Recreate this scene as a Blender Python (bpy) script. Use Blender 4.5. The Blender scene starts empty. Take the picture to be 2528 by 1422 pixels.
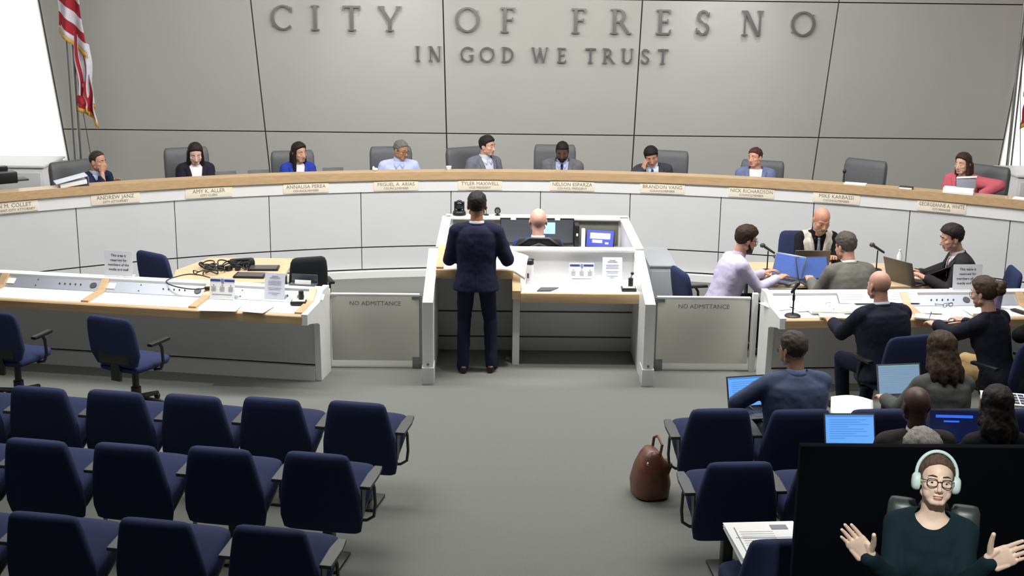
import bpy, bmesh, math, random
from math import sin, cos, pi, radians as rad
from mathutils import Vector as V, Matrix as M, noise as mnoise
from mathutils.bvhtree import BVHTree
random.seed(7)
SC = bpy.context.scene
COL = SC.collection

# ---------------------------------------------------------------- camera
TH, YAW, ROLL = 0.2485, 0.0124, 0.0129
FW = V((sin(YAW)*cos(TH), cos(YAW)*cos(TH), -sin(TH)))
R0 = V((cos(YAW), -sin(YAW), 0)); U0 = R0.cross(FW)
RX = R0*cos(ROLL)+U0*sin(ROLL); UX = -R0*sin(ROLL)+U0*cos(ROLL)
cd = bpy.data.cameras.new('camera'); cam = bpy.data.objects.new('camera', cd); COL.objects.link(cam)
cam.matrix_world = M(((RX.x, UX.x, -FW.x, -0.4046), (RX.y, UX.y, -FW.y, 0), (RX.z, UX.z, -FW.z, 3.9497), (0, 0, 0, 1)))
cd.sensor_width = 36; cd.lens = 3199.87/2528*36; cd.clip_start = .1; cd.clip_end = 100
SC.camera = cam

# ---------------------------------------------------------------- light
SC.view_settings.view_transform = 'Standard'; SC.view_settings.look = 'None'
SC.view_settings.exposure = 0.0; SC.view_settings.gamma = 1
SC.view_settings.use_curve_mapping = False
w = bpy.data.worlds.new('world'); SC.world = w; w.use_nodes = True
w.node_tree.nodes['Background'].inputs[0].default_value = (.95, .97, 1, 1)
w.node_tree.nodes['Background'].inputs[1].default_value = 0.09

def aim(o, tgt):
    o.rotation_euler = (V(tgt)-o.location).to_track_quat('-Z', 'Y').to_euler()
def area(name, loc, tgt, sx, sy, power, col=(1, .99, .975)):
    l = bpy.data.lights.new(name, 'AREA'); l.shape = 'RECTANGLE'; l.size = sx; l.size_y = sy; l.energy = power; l.color = col
    o = bpy.data.objects.new(name, l); COL.objects.link(o); o.location = loc; aim(o, tgt); return o
def spot(name, loc, tgt, power, ang, blend=.6, r=.08, col=(1, .99, .975)):
    l = bpy.data.lights.new(name, 'SPOT'); l.energy = power; l.spot_size = rad(ang); l.spot_blend = blend; l.shadow_soft_size = r; l.color = col
    o = bpy.data.objects.new(name, l); COL.objects.link(o); o.location = loc; aim(o, tgt); return o
area('ceiling_light', (0, 12.4, 5.2), (0, 13.9, 0), 6, .8, 400)
area('ceiling_light', (-4.4, 12.2, 5.2), (-4.4, 13.9, 0), 3, .8, 140)
area('ceiling_light', (4.4, 12.2, 5.2), (4.4, 13.9, 0), 3, .8, 125)
area('ceiling_light', (0, 16.4, 5.2), (0, 16.6, 0), 9, .6, 150)
for gx in (-3.0, 2.6):
    o = area('ceiling_light', (gx, 8.3, 5.2), (gx, 8.2, 0), 3.2, 2.0, 58); o.data.spread = rad(95)
spot('overhead_spot', (-1.9, 17.5, 5.1), (-2.0, 18.9, 3.1), 110, 52, 1, col=(.9, .94, 1))
spot('overhead_spot', (2.9, 17.5, 5.1), (2.8, 18.9, 3.1), 110, 52, 1, col=(.9, .94, 1))
spot('overhead_spot', (-0.1, 11.4, 5.1), (.1, 12.9, .7), 420, 34, .5)
spot('overhead_spot', (3.0, 10.6, 5.1), (3.2, 12.0, .7), 260, 36, .5)
spot('overhead_spot', (-3.6, 10.9, 5.1), (-3.5, 12.0, .7), 260, 40, .5)
spot('overhead_spot', (.6, 2.6, 4.4), (1.5, 5.2, 1.65), 520, 22, .5)  # added to brighten the signing woman's face; no such fixture known

# ---------------------------------------------------------------- materials
def lin(h):
    h = h.lstrip('#'); c = [int(h[i:i+2], 16)/255 for i in (0, 2, 4)]
    return tuple(x/12.92 if x <= .04045 else ((x+.055)/1.055)**2.4 for x in c)
MATS = {}
def mat(name, col, rough=.6, metal=0, var=0, scale=40, bump=0, bscale=None, emit=0, stretch=None, coat=0, spec=.5):
    if name in MATS: return MATS[name]
    m = bpy.data.materials.new(name); m.use_nodes = True; MATS[name] = m
    nt = m.node_tree; b = nt.nodes['Principled BSDF']; c = lin(col)
    b.inputs['Base Color'].default_value = (*c, 1); b.inputs['Roughness'].default_value = rough
    b.inputs['Metallic'].default_value = metal; b.inputs['Coat Weight'].default_value = coat
    b.inputs['Specular IOR Level'].default_value = spec
    m.diffuse_color = (*c, 1)
    if var or bump:
        tc = nt.nodes.new('ShaderNodeTexCoord'); mp = nt.nodes.new('ShaderNodeMapping')
        nt.links.new(tc.outputs['Object'], mp.inputs[0])
        if stretch: mp.inputs['Scale'].default_value = stretch
        n = nt.nodes.new('ShaderNodeTexNoise'); n.inputs['Scale'].default_value = scale; n.inputs['Detail'].default_value = 4
        nt.links.new(mp.outputs[0], n.inputs['Vector'])
        if var:
            r = nt.nodes.new('ShaderNodeValToRGB'); e = r.color_ramp.elements
            e[0].position = .3; e[1].position = .7
            e[0].color = (*[x*(1-var) for x in c], 1); e[1].color = (*[min(1, x*(1+var)) for x in c], 1)
            nt.links.new(n.outputs[0], r.inputs[0]); nt.links.new(r.outputs[0], b.inputs['Base Color'])
        if bump:
            bp = nt.nodes.new('ShaderNodeBump'); bp.inputs['Strength'].default_value = bump; bp.inputs['Distance'].default_value = .01
            n2 = n
            if bscale:
                n2 = nt.nodes.new('ShaderNodeTexNoise'); n2.inputs['Scale'].default_value = bscale; nt.links.new(mp.outputs[0], n2.inputs['Vector'])
            nt.links.new(n2.outputs[0], bp.inputs['Height']); nt.links.new(bp.outputs[0], b.inputs['Normal'])
    if emit:
        b.inputs['Emission Color'].default_value = (*c, 1); b.inputs['Emission Strength'].default_value = emit
    return m
CARPET = mat('carpet', '#777974', .95, var=.13, scale=160, bump=.4, bscale=260, spec=.1)
WALLP = mat('wall_panel_grey', '#b1b1ab', .55, var=.02, scale=1.5)
GROOVE = mat('groove_dark', '#4a4a48', .8)
WHITE = mat('white_laminate', '#ebebea', .35, var=.02, scale=3)
OFFW = mat('offwhite_panel', '#d6d7d8', .45, var=.02, scale=2)
GATEM = mat('gate_panel', '#d0cfc6', .5, var=.02, scale=3)
WOOD = mat('maple_wood', '#c2a27a', .4, var=.10, scale=3, stretch=(1.2, 9, 14), coat=.2)
WOOD2 = mat('maple_table', '#d3b892', .4, var=.1, scale=3, stretch=(1.2, 12, 8), coat=.2)
SILVER = mat('silver_panel', '#9fa3ac', .35, .3)
CHROME = mat('polished_metal', '#c4c4c4', .27, 1)
STEEL = mat('steel_grey', '#8d8f92', .35, .8)
BLACK = mat('black_plastic', '#17181a', .4)
DGREY = mat('dark_grey_plastic', '#3c3c3e', .45)
ARMM = mat('armrest_plastic', '#38383b', .45)
NAVY = mat('navy_fabric', '#262d4e', .85, var=.12, scale=220, bump=.15, spec=.25)
NAVY2 = mat('blue_fabric', '#2f3656', .9, var=.12, scale=220, bump=.15, spec=.15)
LEATHER = mat('grey_leather', '#56575a', .5, var=.06, scale=30, bump=.12)
PAPER = mat('paper', '#f3f3f1', .8)
INK = mat('ink', '#3a3a44', .7)
INKL = mat('grey_ink', '#86868e', .7)
BLUEINK = mat('blue_ink', '#2f3f8c', .6)
CREAM = mat('cream_plate', '#f3e9d6', .5)
PLINK = mat('plate_lettering', '#8f8676', .6)

# ---------------------------------------------------------------- mesh helpers
class B:
    def __init__(s): s.bm = bmesh.new(); s.mi = 0
    def _new(s, f0):
        for f in list(s.bm.faces)[f0:]: f.material_index = s.mi
    def m(s, i): s.mi = i; return s
    def box(s, c, size, bev=0, rot=None, seg=2):
        f0 = len(s.bm.faces)
        t = bmesh.new(); bmesh.ops.create_cube(t, size=1)
        bmesh.ops.scale(t, vec=size, verts=t.verts)
        if bev: bmesh.ops.bevel(t, geom=list(t.edges), offset=min(bev, min(size)*.49), segments=seg, affect='EDGES', profile=.6)
        mx = M.Translation(c)
        if rot is not None: mx = mx @ (rot.to_4x4() if hasattr(rot, 'to_4x4') else rot)
        t.transform(mx); s.add(t); s._new(f0); return s
    def add(s, t):
        me = bpy.data.meshes.new('t'); t.to_mesh(me); t.free(); s.bm.from_mesh(me); bpy.data.meshes.remove(me)
    def prism(s, pts, h, frame, bev=0):
        """pts 2-D polygon (a,b); frame=(origin, A, B, N): extruded from origin by h along N"""
        f0 = len(s.bm.faces); o, A, Bv, N = [V(q) for q in frame]
        t = bmesh.new()
        f = t.faces.new([t.verts.new(o+A*a+Bv*b) for a, b in pts])
        r = bmesh.ops.extrude_face_region(t, geom=[f])
        bmesh.ops.translate(t, vec=N*h, verts=[v for v in r['geom'] if isinstance(v, bmesh.types.BMVert)])
        bmesh.ops.recalc_face_normals(t, faces=t.faces)
        if bev: bmesh.ops.bevel(t, geom=list(t.edges), offset=bev, segments=2, affect='EDGES', profile=.6)
        s.add(t); s._new(f0); return s
    def rings(s, rings, caps=True, closed=True):
        f0 = len(s.bm.faces); vs = [[s.bm.verts.new(p) for p in r] for r in rings]; n = len(rings[0])
        for a, b in zip(vs, vs[1:]):
            for i in range(n if closed else n-1):
                j = (i+1) % n; s.bm.faces.new((a[i], a[j], b[j], b[i]))
        if caps and closed:
            s.bm.faces.new(vs[0][::-1]); s.bm.faces.new(vs[-1])
        s._new(f0); return s
    def loft(s, secs, n=20, e=2.0):
        """secs: (center, half-axis a, half-axis b)"""
        rr = []
        for c, a, b in secs:
            c, a, b = V(c), V(a), V(b); r = []
            for i in range(n):
                t = 2*pi*i/n; x, y = cos(t), sin(t)
                r.append(c+a*(math.copysign(abs(x)**(2/e), x))+b*(math.copysign(abs(y)**(2/e), y)))
            rr.append(r)
        return s.rings(rr)
    def cone(s, p0, r0, p1, r1, n=14, k=4):
        """round-ended tapered limb"""
        p0, p1 = V(p0), V(p1); d = p1-p0; L = d.length
        if L < 1e-6: return s.ell(p0, (r0,)*3)
        d /= L; a = d.orthogonal().normalized(); b = d.cross(a); rr = []
        def ring(c, r): rr.append([c+a*(r*cos(2*pi*i/n))+b*(r*sin(2*pi*i/n)) for i in range(n)])
        for i in range(k): t = (i+.35)/k*pi/2; ring(p0-d*(r0*cos(t)), r0*sin(t))
        ring(p0, r0); ring(p1, r1)
        for i in range(k-1, -1, -1): t = (i+.35)/k*pi/2; ring(p1+d*(r1*cos(t)), r1*sin(t))
        return s.rings(rr)
    def cyl(s, p0, p1, r, r1=None, n=16):
        r1 = r if r1 is None else r1
        p0, p1 = V(p0), V(p1); d = (p1-p0).normalized(); a = d.orthogonal().normalized(); b = d.cross(a)
        mk = lambda c, q: [c+a*(q*cos(2*pi*i/n))+b*(q*sin(2*pi*i/n)) for i in range(n)]
        return s.rings([mk(p0, r), mk(p1, r1)])
    def ell(s, c, rad3, rot=None, n=16):
        f0 = len(s.bm.faces); t = bmesh.new(); bmesh.ops.create_uvsphere(t, u_segments=n, v_segments=max(6, n*2//3), radius=1)
        mx = M.Translation(V(c)) @ (rot.to_4x4() if rot is not None else M.Identity(4)) @ M.Diagonal((*rad3, 1))
        t.transform(mx); s.add(t); s._new(f0); return s
    def tube(s, pts, r, n=8, sm=0):
        pts = [V(p) for p in pts]; rr = []; a = None
        for _ in range(sm):
            q = [pts[0]]
            for u, v in zip(pts, pts[1:]): q += [u*.75+v*.25, u*.25+v*.75]
            pts = q+[pts[-1]]
        for i, p in enumerate(pts):
            d = (pts[min(i+1, len(pts)-1)]-pts[max(i-1, 0)]).normalized()
            a = d.orthogonal().normalized() if a is None else (a-d*a.dot(d)).normalized()
            b = d.cross(a); rr.append([p+a*(r*cos(2*pi*k/n))+b*(r*sin(2*pi*k/n)) for k in range(n)])
        return s.rings(rr)
    def lathe(s, prof, c=(0, 0, 0), n=24):
        c = V(c); return s.rings([[c+V((r*cos(2*pi*i/n), r*sin(2*pi*i/n), z)) for i in range(n)] for r, z in prof])
    def grid(s, fn, nu, nv, mfn=None):
        vs = [[s.bm.verts.new(fn(i/nu, j/nv)) for i in range(nu+1)] for j in range(nv+1)]
        for j in range(nv):
            for i in range(nu):
                f = s.bm.faces.new((vs[j][i], vs[j][i+1], vs[j+1][i+1], vs[j+1][i]))
                f.material_index = mfn((i+.5)/nu, (j+.5)/nv) if mfn else s.mi
        return s
    def mesh(s, name, smooth=True, ang=40):
        bmesh.ops.recalc_face_normals(s.bm, faces=s.bm.faces)
        me = bpy.data.meshes.new(name); s.bm.to_mesh(me); s.bm.free()
        if smooth:
            for p in me.polygons: p.use_smooth = True
            me.set_sharp_from_angle(angle=rad(ang))
        return me
    def obj(s, name, mats, parent=None, smooth=True, ang=40):
        return link(name, s.mesh(name, smooth, ang), mats, parent)
def link(name, me, mats, parent=None):
    for m_ in (mats if isinstance(mats, (list, tuple)) else [mats]): me.materials.append(m_)
    o = bpy.data.objects.new(name, me); COL.objects.link(o)
    if parent is not None: o.parent = parent
    return o
def tag(o, label, cat, group=None):
    o['label'] = label; o['category'] = cat
    if group: o['group'] = group
    return o
def thing(name, label, cat, loc=(0, 0, 0), rz=0, group=None):
    o = bpy.data.objects.new(name, None); COL.objects.link(o); o.empty_display_size = .1
    o.location = loc; o.rotation_euler = (0, 0, rz); return tag(o, label, cat, group)
def structure(o): o['kind'] = 'structure'; return o
def dup(src, loc, rz, label, group=None, skip=()):
    r = src.copy(); COL.objects.link(r); r.location = loc; r.rotation_euler = (0, 0, rz); r['label'] = label
    if group: r['group'] = group
    for ch in list(src.children):
        if ch.name.split('.')[0] in skip: continue
        c = ch.copy(); COL.objects.link(c); c.parent = r
        for g in ch.children:
            d = g.copy(); COL.objects.link(d); d.parent = c
    return r
def text_mesh(lines, size, lead=1.3, ext=.001):
    """lines of (text, scale): a flat mesh of centred text in the XY plane"""
    out = bmesh.new(); y = 0
    for tx, sc in lines:
        cu = bpy.data.curves.new('t', 'FONT'); cu.body = tx; cu.size = size*sc; cu.align_x = 'CENTER'; cu.extrude = ext; cu.resolution_u = 2
        o = bpy.data.objects.new('t', cu); COL.objects.link(o)
        dg = bpy.context.evaluated_depsgraph_get(); me = bpy.data.meshes.new_from_object(o.evaluated_get(dg))
        y -= size*sc*lead; me.transform(M.Translation((0, y, 0))); out.from_mesh(me)
        bpy.data.objects.remove(o); bpy.data.curves.remove(cu); bpy.data.meshes.remove(me)
    zs = [v.co.y for v in out.verts]; mid = (max(zs)+min(zs))/2
    bmesh.ops.translate(out, vec=(0, -mid, 0), verts=out.verts)
    me = bpy.data.meshes.new('lettering'); out.to_mesh(me); out.free(); return me
def frame4(o, X, Y, Z): return M(((X[0], Y[0], Z[0], o[0]), (X[1], Y[1], Z[1], o[1]), (X[2], Y[2], Z[2], o[2]), (0, 0, 0, 1)))
# ---------------------------------------------------------------- the room
YW = 18.9
structure(B().box((0, 9.5, -.05), (20, 21, .1)).obj('floor', CARPET, smooth=False))
structure(B().box((0, 9.5, 5.55), (20, 21, .1)).obj('ceiling', mat('ceiling_tile', '#d9d9d4', .8), smooth=False))
PLAST = mat('plaster', '#c9c9c4', .7)
structure(B().box((-9.9, 9.5, 2.75), (.1, 21, 5.5)).obj('wall_left', PLAST, smooth=False))
structure(B().box((9.9, 9.5, 2.75), (.1, 21, 5.5)).obj('wall_right', PLAST, smooth=False))
wb = structure(B().box((0, YW+.11, 2.75), (20, .1, 5.5)).obj('wall_back', GROOVE, smooth=False))
# seams: x at z=.5, x at z=3.45 (the joints fan out slightly upwards)
SEAM = [(-6.62, -6.96), (-3.72, -3.95), (-1.13, -1.21), (1.56, 1.64), (4.22, 4.45), (6.93, 7.20)]
def sx(k, z):
    a, b = SEAM[k]; return a+(b-a)*(z-.5)/2.95
for z0, z1 in ((.0, 1.462), (1.478, 3.40), (3.415, 5.5)):
    for k in range(5):
        g = .009
        pts = [(sx(k, z0)+g, z0), (sx(k+1, z0)-g, z0), (sx(k+1, z1)-g, z1), (sx(k, z1)+g, z1)]
        B().prism(pts, -.055, ((0, YW+.06, 0), (1, 0, 0), (0, 0, 1), (0, 1, 0)), bev=.003).obj('wall_panel', WALLP, wb, smooth=False)
# side returns of white plaster beside the panelled wall
for s, k in ((-1, 0), (1, 5)):
    a, b = sx(k, 0)+s*.02, sx(k, 5.5)+s*.02
    pts = [(a, 0), (s*9.85, 0), (s*9.85, 5.5), (b, 5.5)]
    structure(B().prism(pts, -.05, ((0, YW+.06, 0), (1, 0, 0), (0, 0, 1), (0, 1, 0))).obj('wall_back_left' if s < 0 else 'wall_back_right', mat('white_plaster', '#ececea', .7), smooth=False))
# lit projection screens on both sides
SCREEN = mat('screen_glow', '#fbfcff', .8, emit=1.1)
for s, k, lab in ((-1, 0, 'glowing white projection screen beside the striped flag'), (1, 5, 'glowing white projection screen at the far right behind the flag pole')):
    a, b = sx(k, 1.02)+s*.05, sx(k, 5.0)+s*.05
    pts = [(a, 1.03), (s*9.4, 1.03), (s*9.4, 5.0), (b, 5.0)]
    t = thing('projection_screen', lab, 'screen')
    B().prism(pts, -.02, ((0, YW-.01, 0), (1, 0, 0), (0, 0, 1), (0, 1, 0))).obj('screen_surface', SCREEN, t, smooth=False)
    B().prism([(a, .97), (s*9.4, .97), (s*9.4, 1.03), (a, 1.03)], -.06, ((0, YW, 0), (1, 0, 0), (0, 0, 1), (0, 1, 0))).obj('bottom_rail', WHITE, t, smooth=False)

# ---------------------------------------------------------------- wall lettering
def arc(cx, cy, rx, ry, a0, a1, w0, w1, n=26):
    """stroke along an ellipse; width w0 where it runs horizontally, w1 where vertically"""
    out = []; inn = []
    for i in range(n+1):
        t = rad(a0+(a1-a0)*i/n); c, s = cos(t), sin(t); ww = w0+(w1-w0)*abs(c)
        out.append((cx+rx*c, cy+ry*s)); inn.append((cx+(rx-ww)*c, cy+(ry-ww)*s))
    return [[out[i], out[i+1], inn[i+1], inn[i]] for i in range(n)]
def st(x0, y0, x1, y1, w):
    return [(x0-w/2, y0), (x0+w/2, y0), (x1+w/2, y1), (x1-w/2, y1)]
def bar(x0, x1, y0, y1): return [(x0, y0), (x1, y0), (x1, y1), (x0, y1)]
TK, TN, SF = .14, .07, .05
def serif(x, y, w=.34): return bar(x-w/2, x+w/2, y, y+SF)
GL = {
 'I': [bar(-TK/2, TK/2, 0, 1), serif(0, 0), serif(0, 1-SF)],
 'T': [bar(-TK/2, TK/2, 0, 1), serif(0, 0), bar(-.36, .36, 1-.085, 1), [(-.36, .82), (-.32, .82), (-.28, .93), (-.36, .93)], [(.36, .82), (.32, .82), (.28, .93), (.36, .93)]],
 'C': arc(.08, .5, .5, .5, 48, 312, .06, .13)+[[(.36, .72), (.44, .72), (.44, .92), (.38, .9)]],
 'O': arc(0, .5, .5, .5, 0, 360, .07, .125, 44),
 'G': arc(.06, .5, .5, .5, 48, 300, .06, .13)+[bar(.28, .42, .06, .42), bar(.14, .48, .4, .45), [(.34, .72), (.42, .72), (.42, .92), (.36, .9)]],
 'D': [bar(-.32, -.18, 0, 1), bar(-.42, -.1, 0, SF), bar(-.42, -.1, 1-SF, 1)]+arc(-.12, .5, .52, .5, -90, 90, .06, .14)+[bar(-.2, -.1, 0, .06), bar(-.2, -.1, .94, 1)],
 'Y': [bar(-TK/2, TK/2, 0, .46), serif(0, 0), st(-.02, .42, -.36, .97, .14), st(.03, .42, .36, .97, .08), bar(-.5, -.22, 1-SF, 1), bar(.24, .48, 1-SF, 1)],
 'F': [bar(-.2, -.06, 0, 1), serif(-.13, 0), bar(-.3, .28, .93, 1), bar(-.1, .2, .49, .55), [(.28, .8), (.24, .8), (.18, .95), (.28, .95)], bar(.16, .2, .42, .62), bar(-.3, -.1, 1-SF, 1)],
 'E': [bar(-.2, -.06, 0, 1), bar(-.3, .28, .93, 1), bar(-.3, .3, 0, .07), bar(-.1, .2, .49, .55), [(.28, .8), (.24, .8), (.18, .95), (.28, .95)], [(.32, .2), (.27, .2), (.2, .05), (.3, 0)], bar(.16, .2, .42, .62)],
 'R': [bar(-.3, -.16, 0, 1), serif(-.23, 0), bar(-.4, -.1, 1-SF, 1)]+arc(-.06, .73, .28, .27, -90, 90, .06, .13)+[bar(-.2, -.04, .46, .52), bar(-.2, -.04, .94, 1), st(.36, 0, .02, .48, .15), bar(.28, .48, 0, SF)],
 'S': arc(.0, .74, .25, .26, 20, 270, .07, .12)+arc(.0, .25, .27, .25, 90, -160, .07, .12)+[bar(-.02, .02, .48, .5), [(.2, .72), (.26, .72), (.26, .92), (.22, .9)], [(-.22, .28), (-.28, .28), (-.28, .06), (-.24, .08)]],
 'N': [bar(-.34, -.27, 0, 1), bar(.27, .34, 0, 1), st(.25, 0, -.28, 1, .16), serif(-.3, 0, .26), serif(.31, 1-SF, .26), bar(-.46, -.2, 1-SF, 1)],
 'W': [st(-.25, 0, -.48, 1, .13), st(-.2, 0, 0, .95, .07), st(.22, 0, 0, .95, .13), st(.27, 0, .48, 1, .07), bar(-.6, -.36, 1-SF, 1), bar(.38, .58, 1-SF, 1), bar(-.1, .1, 1-SF, 1)],
 'U': [bar(-.35, -.21, .3, 1), bar(.24, .31, .3, 1), bar(-.45, -.12, 1-SF, 1), bar(.15, .4, 1-SF, 1)]+arc(-.02, .32, .33, .32, 180, 360, .07, .14),
}
GL['T2'] = GL['T']
def letter(ch, x, z, h, label, group):
    o = thing('wall_letter', label, 'letter', (x, YW, z), 0, group)
    b = B()
    for k, poly in enumerate(GL[ch]):
        b.prism([(px*h, pz*h) for px, pz in poly], .035+.0004*(k % 5), ((0, -.055-.0004*(k % 5), 0), (1, 0, 0), (0, 0, 1), (0, 1, 0)))
    b.obj('letter_face', CHROME, o, smooth=False)
    b = B()
    for zz in (.15, .85):
        xs = [p[0] for poly in GL[ch] for p in poly if abs(p[1]-zz) < .2]; xm = xs[0]*.95
        b.cyl((xm*h, -.04, zz*h), (xm*h, .002, zz*h), .006, n=8)
    b.obj('standoff_pin', STEEL, o)
px = lambda p: -3.66+(p-668)*.005783
ORD = ['first', 'second', 'third', 'fourth']
for word, xs in (('CITY', (694.5, 778, 868, 962)), ('OF', (1153, 1253)), ('FRESNO', (1428, 1530, 1637, 1735, 1857, 1983))):
    for ch, p in zip(word, xs):
        letter(ch, px(p), 2.93, .35, 'large metal letter %s in the word %s on the grey wall' % (ch, word), 'large letters of the wall sign')
for word, xs in (('IN', (1030, 1072.6)), ('GOD', (1152, 1202, 1253)), ('WE', (1333, 1387)), ('TRUST', (1459, 1503, 1551, 1595, 1639))):
    for i, (ch, p) in enumerate(zip(word, xs)):
        l2 = ('last' if i else 'first')+' letter T' if word == 'TRUST' and ch == 'T' else 'letter '+ch
        letter(ch, px(p), 2.515, .21, 'small metal %s in the word %s below the large sign' % (l2, word), 'small letters of the wall sign')

# ---------------------------------------------------------------- the dais
RD, YC = 10.3438, 5.9064
def arcpt(r, a, z): return V((r*sin(a), YC+r*cos(a), z))
def sector(b, r0, r1, z0, z1, a0, a1, n):
    rr = []
    for i in range(n+1):
        a = a0+(a1-a0)*i/n
        rr.append([arcpt(r0, a, z0), arcpt(r0, a, z1), arcpt(r1, a, z1), arcpt(r1, a, z0)])
    return b.rings(rr)
structure(sector(B(), RD+.1, 12.75, 0, .15, -.78, .78, 60).obj('platform', CARPET, smooth=False))
D = thing('council_dais', 'long curved white council dais with a maple top rail', 'dais', (0, 0, 0))
A0, A1 = -.76, .78
sector(B(), RD-.03, RD+.2, 1.2455, 1.345, A0, A1, 90).obj('wood_top_rail', WOOD, D, ang=30)
sector(B(), RD, RD+.05, 1.098, 1.2455, A0, A1, 90).obj('fascia', WHITE, D, ang=30)
sector(B(), RD+.2, RD+.66, 1.02, 1.05, A0, A1, 60).obj('work_surface', WHITE, D, ang=30)
sector(B(), RD+.045, RD+.09, .0, 1.1, A0, A1, 90).obj('backing', GROOVE, D, ang=30)
sector(B(), RD-.05, RD+.04, .0, .085, A0, A1, 90).obj('plinth', WHITE, D, ang=30)
J = [-.646]+[-.535+.1098*i for i in range(12)]
J = [-.755]+J
for a, c in zip(J, J[1:]):
    g = .0005
    sector(B(), RD+.02, RD+.05, .394, 1.098, a+g, c-g, 10).obj('front_panel', OFFW, D, ang=30)
    sector(B(), RD+.02, RD+.05, .107, .376, a+g, c-g, 10).obj('kick_panel', OFFW, D, ang=30)
PL = [(-.603, 'ON M. COLLET', 'ASSISTANT CITY ATTORNEY', 'cream name plate at the far left end of the dais'),
 (-.4915, 'ANDREW JANZ', 'CITY ATTORNEY', 'cream name plate below the man resting his chin on his hand'),
 (-.3855, 'AMY K. ALLER', 'CITY CLERK', 'cream name plate below the woman in the black blazer'),
 (-.2715, 'ANNALISA PEREA', 'COUNCILMEMBER', 'cream name plate below the woman in the royal blue blazer'),
 (-.163, 'MIGUEL A. ARIAS', 'COUNCILMEMBER', 'cream name plate below the man in the pale blue shirt'),
 (-.0605, 'TYLER MAXWELL', 'VICE PRESIDENT', 'cream name plate right above the standing man\'s head'),
 (.0525, 'NELSON ESPARZA', 'COUNCIL PRESIDENT', 'cream name plate below the man in grey suit and navy tie'),
 (.1625, 'BRANDON VANG', 'COUNCILMEMBER', 'cream name plate below the man leaning on his hand'),
 (.2695, 'NICK RICHARDSON', 'COUNCILMEMBER', 'cream name plate below the man in the white T-shirt'),
 (.369, 'MIKE KARBASSI', 'COUNCILMEMBER', 'cream name plate below the empty high-backed chair'),
 (.488, 'GEORGEANNE A. WHITE', 'CITY MANAGER', 'cream name plate below the woman in the coral jacket')]
for a, n1, n2, lab in PL:
    t = thing('name_plate', lab, 'name plate', arcpt(RD, a, 1.172), -a, 'name plates on the dais fascia')
    B().box((0, -.006, 0), (.56, .012, .125), .003).obj('plate', CREAM, t)
    me = text_mesh([(n1, 1), (n2, .62)], .062, 1.15)
    wmax = 2*max(abs(v.co.x) for v in me.vertices); me.transform(M.Diagonal((min(1, .52/wmax), 1, 1, 1)))
    me.transform(frame4((0, -.0135, .0), (1, 0, 0), (0, 0, 1), (0, -1, 0)))
    link('lettering', me, PLINK, t)

# ---------------------------------------------------------------- flags
RED = mat('flag_red', '#a8232f', .8, var=.1, scale=30, bump=.1); FWHITE = mat('flag_white', '#d9d6de', .8, var=.05, scale=30); GOLD = mat('gold_fringe', '#d3a33f', .6, var=.2, scale=200, bump=.4)
def cloth(name, TL, TR, BL, BR, y0, mfn, parent, folds=2.2, amp=.045, ph=0, fringe=True, mats=None):
    TL, TR, BL, BR = [V(q) for q in (TL, TR, BL, BR)]
    def fn(u, v):
        p = TL*(1-u)*(1-v)+TR*u*(1-v)+BL*(1-u)*v+BR*u*v
        y = y0+amp*sin(2*pi*folds*u+ph+v*1.5)*(0.6+.4*v)
        return V((p.x+.012*sin(9*v+5*u), y, p.y))
    o = B().grid(fn, 48, 36, lambda u, v: mfn(u, v, fn(u, v))).obj(name, mats or [FWHITE, RED], parent, ang=80)
    md = o.modifiers.new('s', 'SOLIDIFY'); md.thickness = .004
    if fringe:
        o2 = B().grid(lambda u, v: fn(u, 1)+V((0, .003, -.05*v*(1+.25*sin(u*160)))), 96, 2).obj('fringe', GOLD, parent, ang=80)
        md = o2.modifiers.new('s', 'SOLIDIFY'); md.thickness = .01
def pole(t, x, y):
    B().cyl((x, y, .18), (x, y, 4.6), .022).obj('pole', CHROME, t)
    B().lathe([(.17, .15), (.17, .18), (.05, .24), (.03, .3)], (x, y, 0)).obj('pole_base', STEEL, t)
    B().tube([(x+.02, y-.03, 3.2), (x+.06, y-.05, 2.2), (x+.2, y-.05, .9)], .005).obj('cord', DGREY, t)
t = thing('flag', 'red and white striped flag with gold fringe on a silver pole', 'flag', (0, 0, 0))
pole(t, -6.07, 17.55)
B().cyl((-6.17, 17.62, .15), (-6.17, 17.62, 3.5), .012).obj('support_rod', STEEL, t)
cloth('flag_cloth', (-6.18, 4.3), (-5.95, 4.3), (-6.22, 3.0), (-5.85, 2.66), 17.45, lambda u, v, p: int((p.z+.75*(p.x+6.2))/.16) % 2, t, 1.6)
cloth('flag_cloth', (-6.09, 3.0), (-5.83, 2.78), (-6.02, 2.14), (-5.84, 1.98), 17.5, lambda u, v, p: (1, 0, 1, 0, 0, 1, 0, 0)[min(7, int(u*8))], t, 1.9, .06, 1)
cloth('flag_cloth', (-5.97, 2.25), (-5.83, 2.4), (-5.92, 1.98), (-5.78, 1.74), 17.47, lambda u, v, p: 1 if 0.2 < u < .9 else 0, t, 1.3, .05, 2)
cloth('flag_cloth', (-6.04, 2.12), (-5.9, 2.1), (-6.03, 1.98), (-5.88, 1.9), 17.44, lambda u, v, p: 1, t, 1.3, .03, .5)
t = thing('flag', 'red and white flag with gold fringe cut off by the right edge', 'flag', (.17, .45, 0))
pole(t, 6.6, 17.6)
B().cyl((6.68, 17.66, .15), (6.68, 17.66, 4.6), .012).obj('support_rod', STEEL, t)
cloth('flag_cloth', (6.86, 4.2), (7.25, 4.2), (6.72, 2.85), (7.1, 2.6), 17.5, lambda u, v, p: 1, t, 1.6)
cloth('flag_cloth', (6.75, 2.9), (7.1, 2.9), (6.71, 2.25), (7.0, 2.0), 17.55, lambda u, v, p: 0, t, 1.6)
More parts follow.
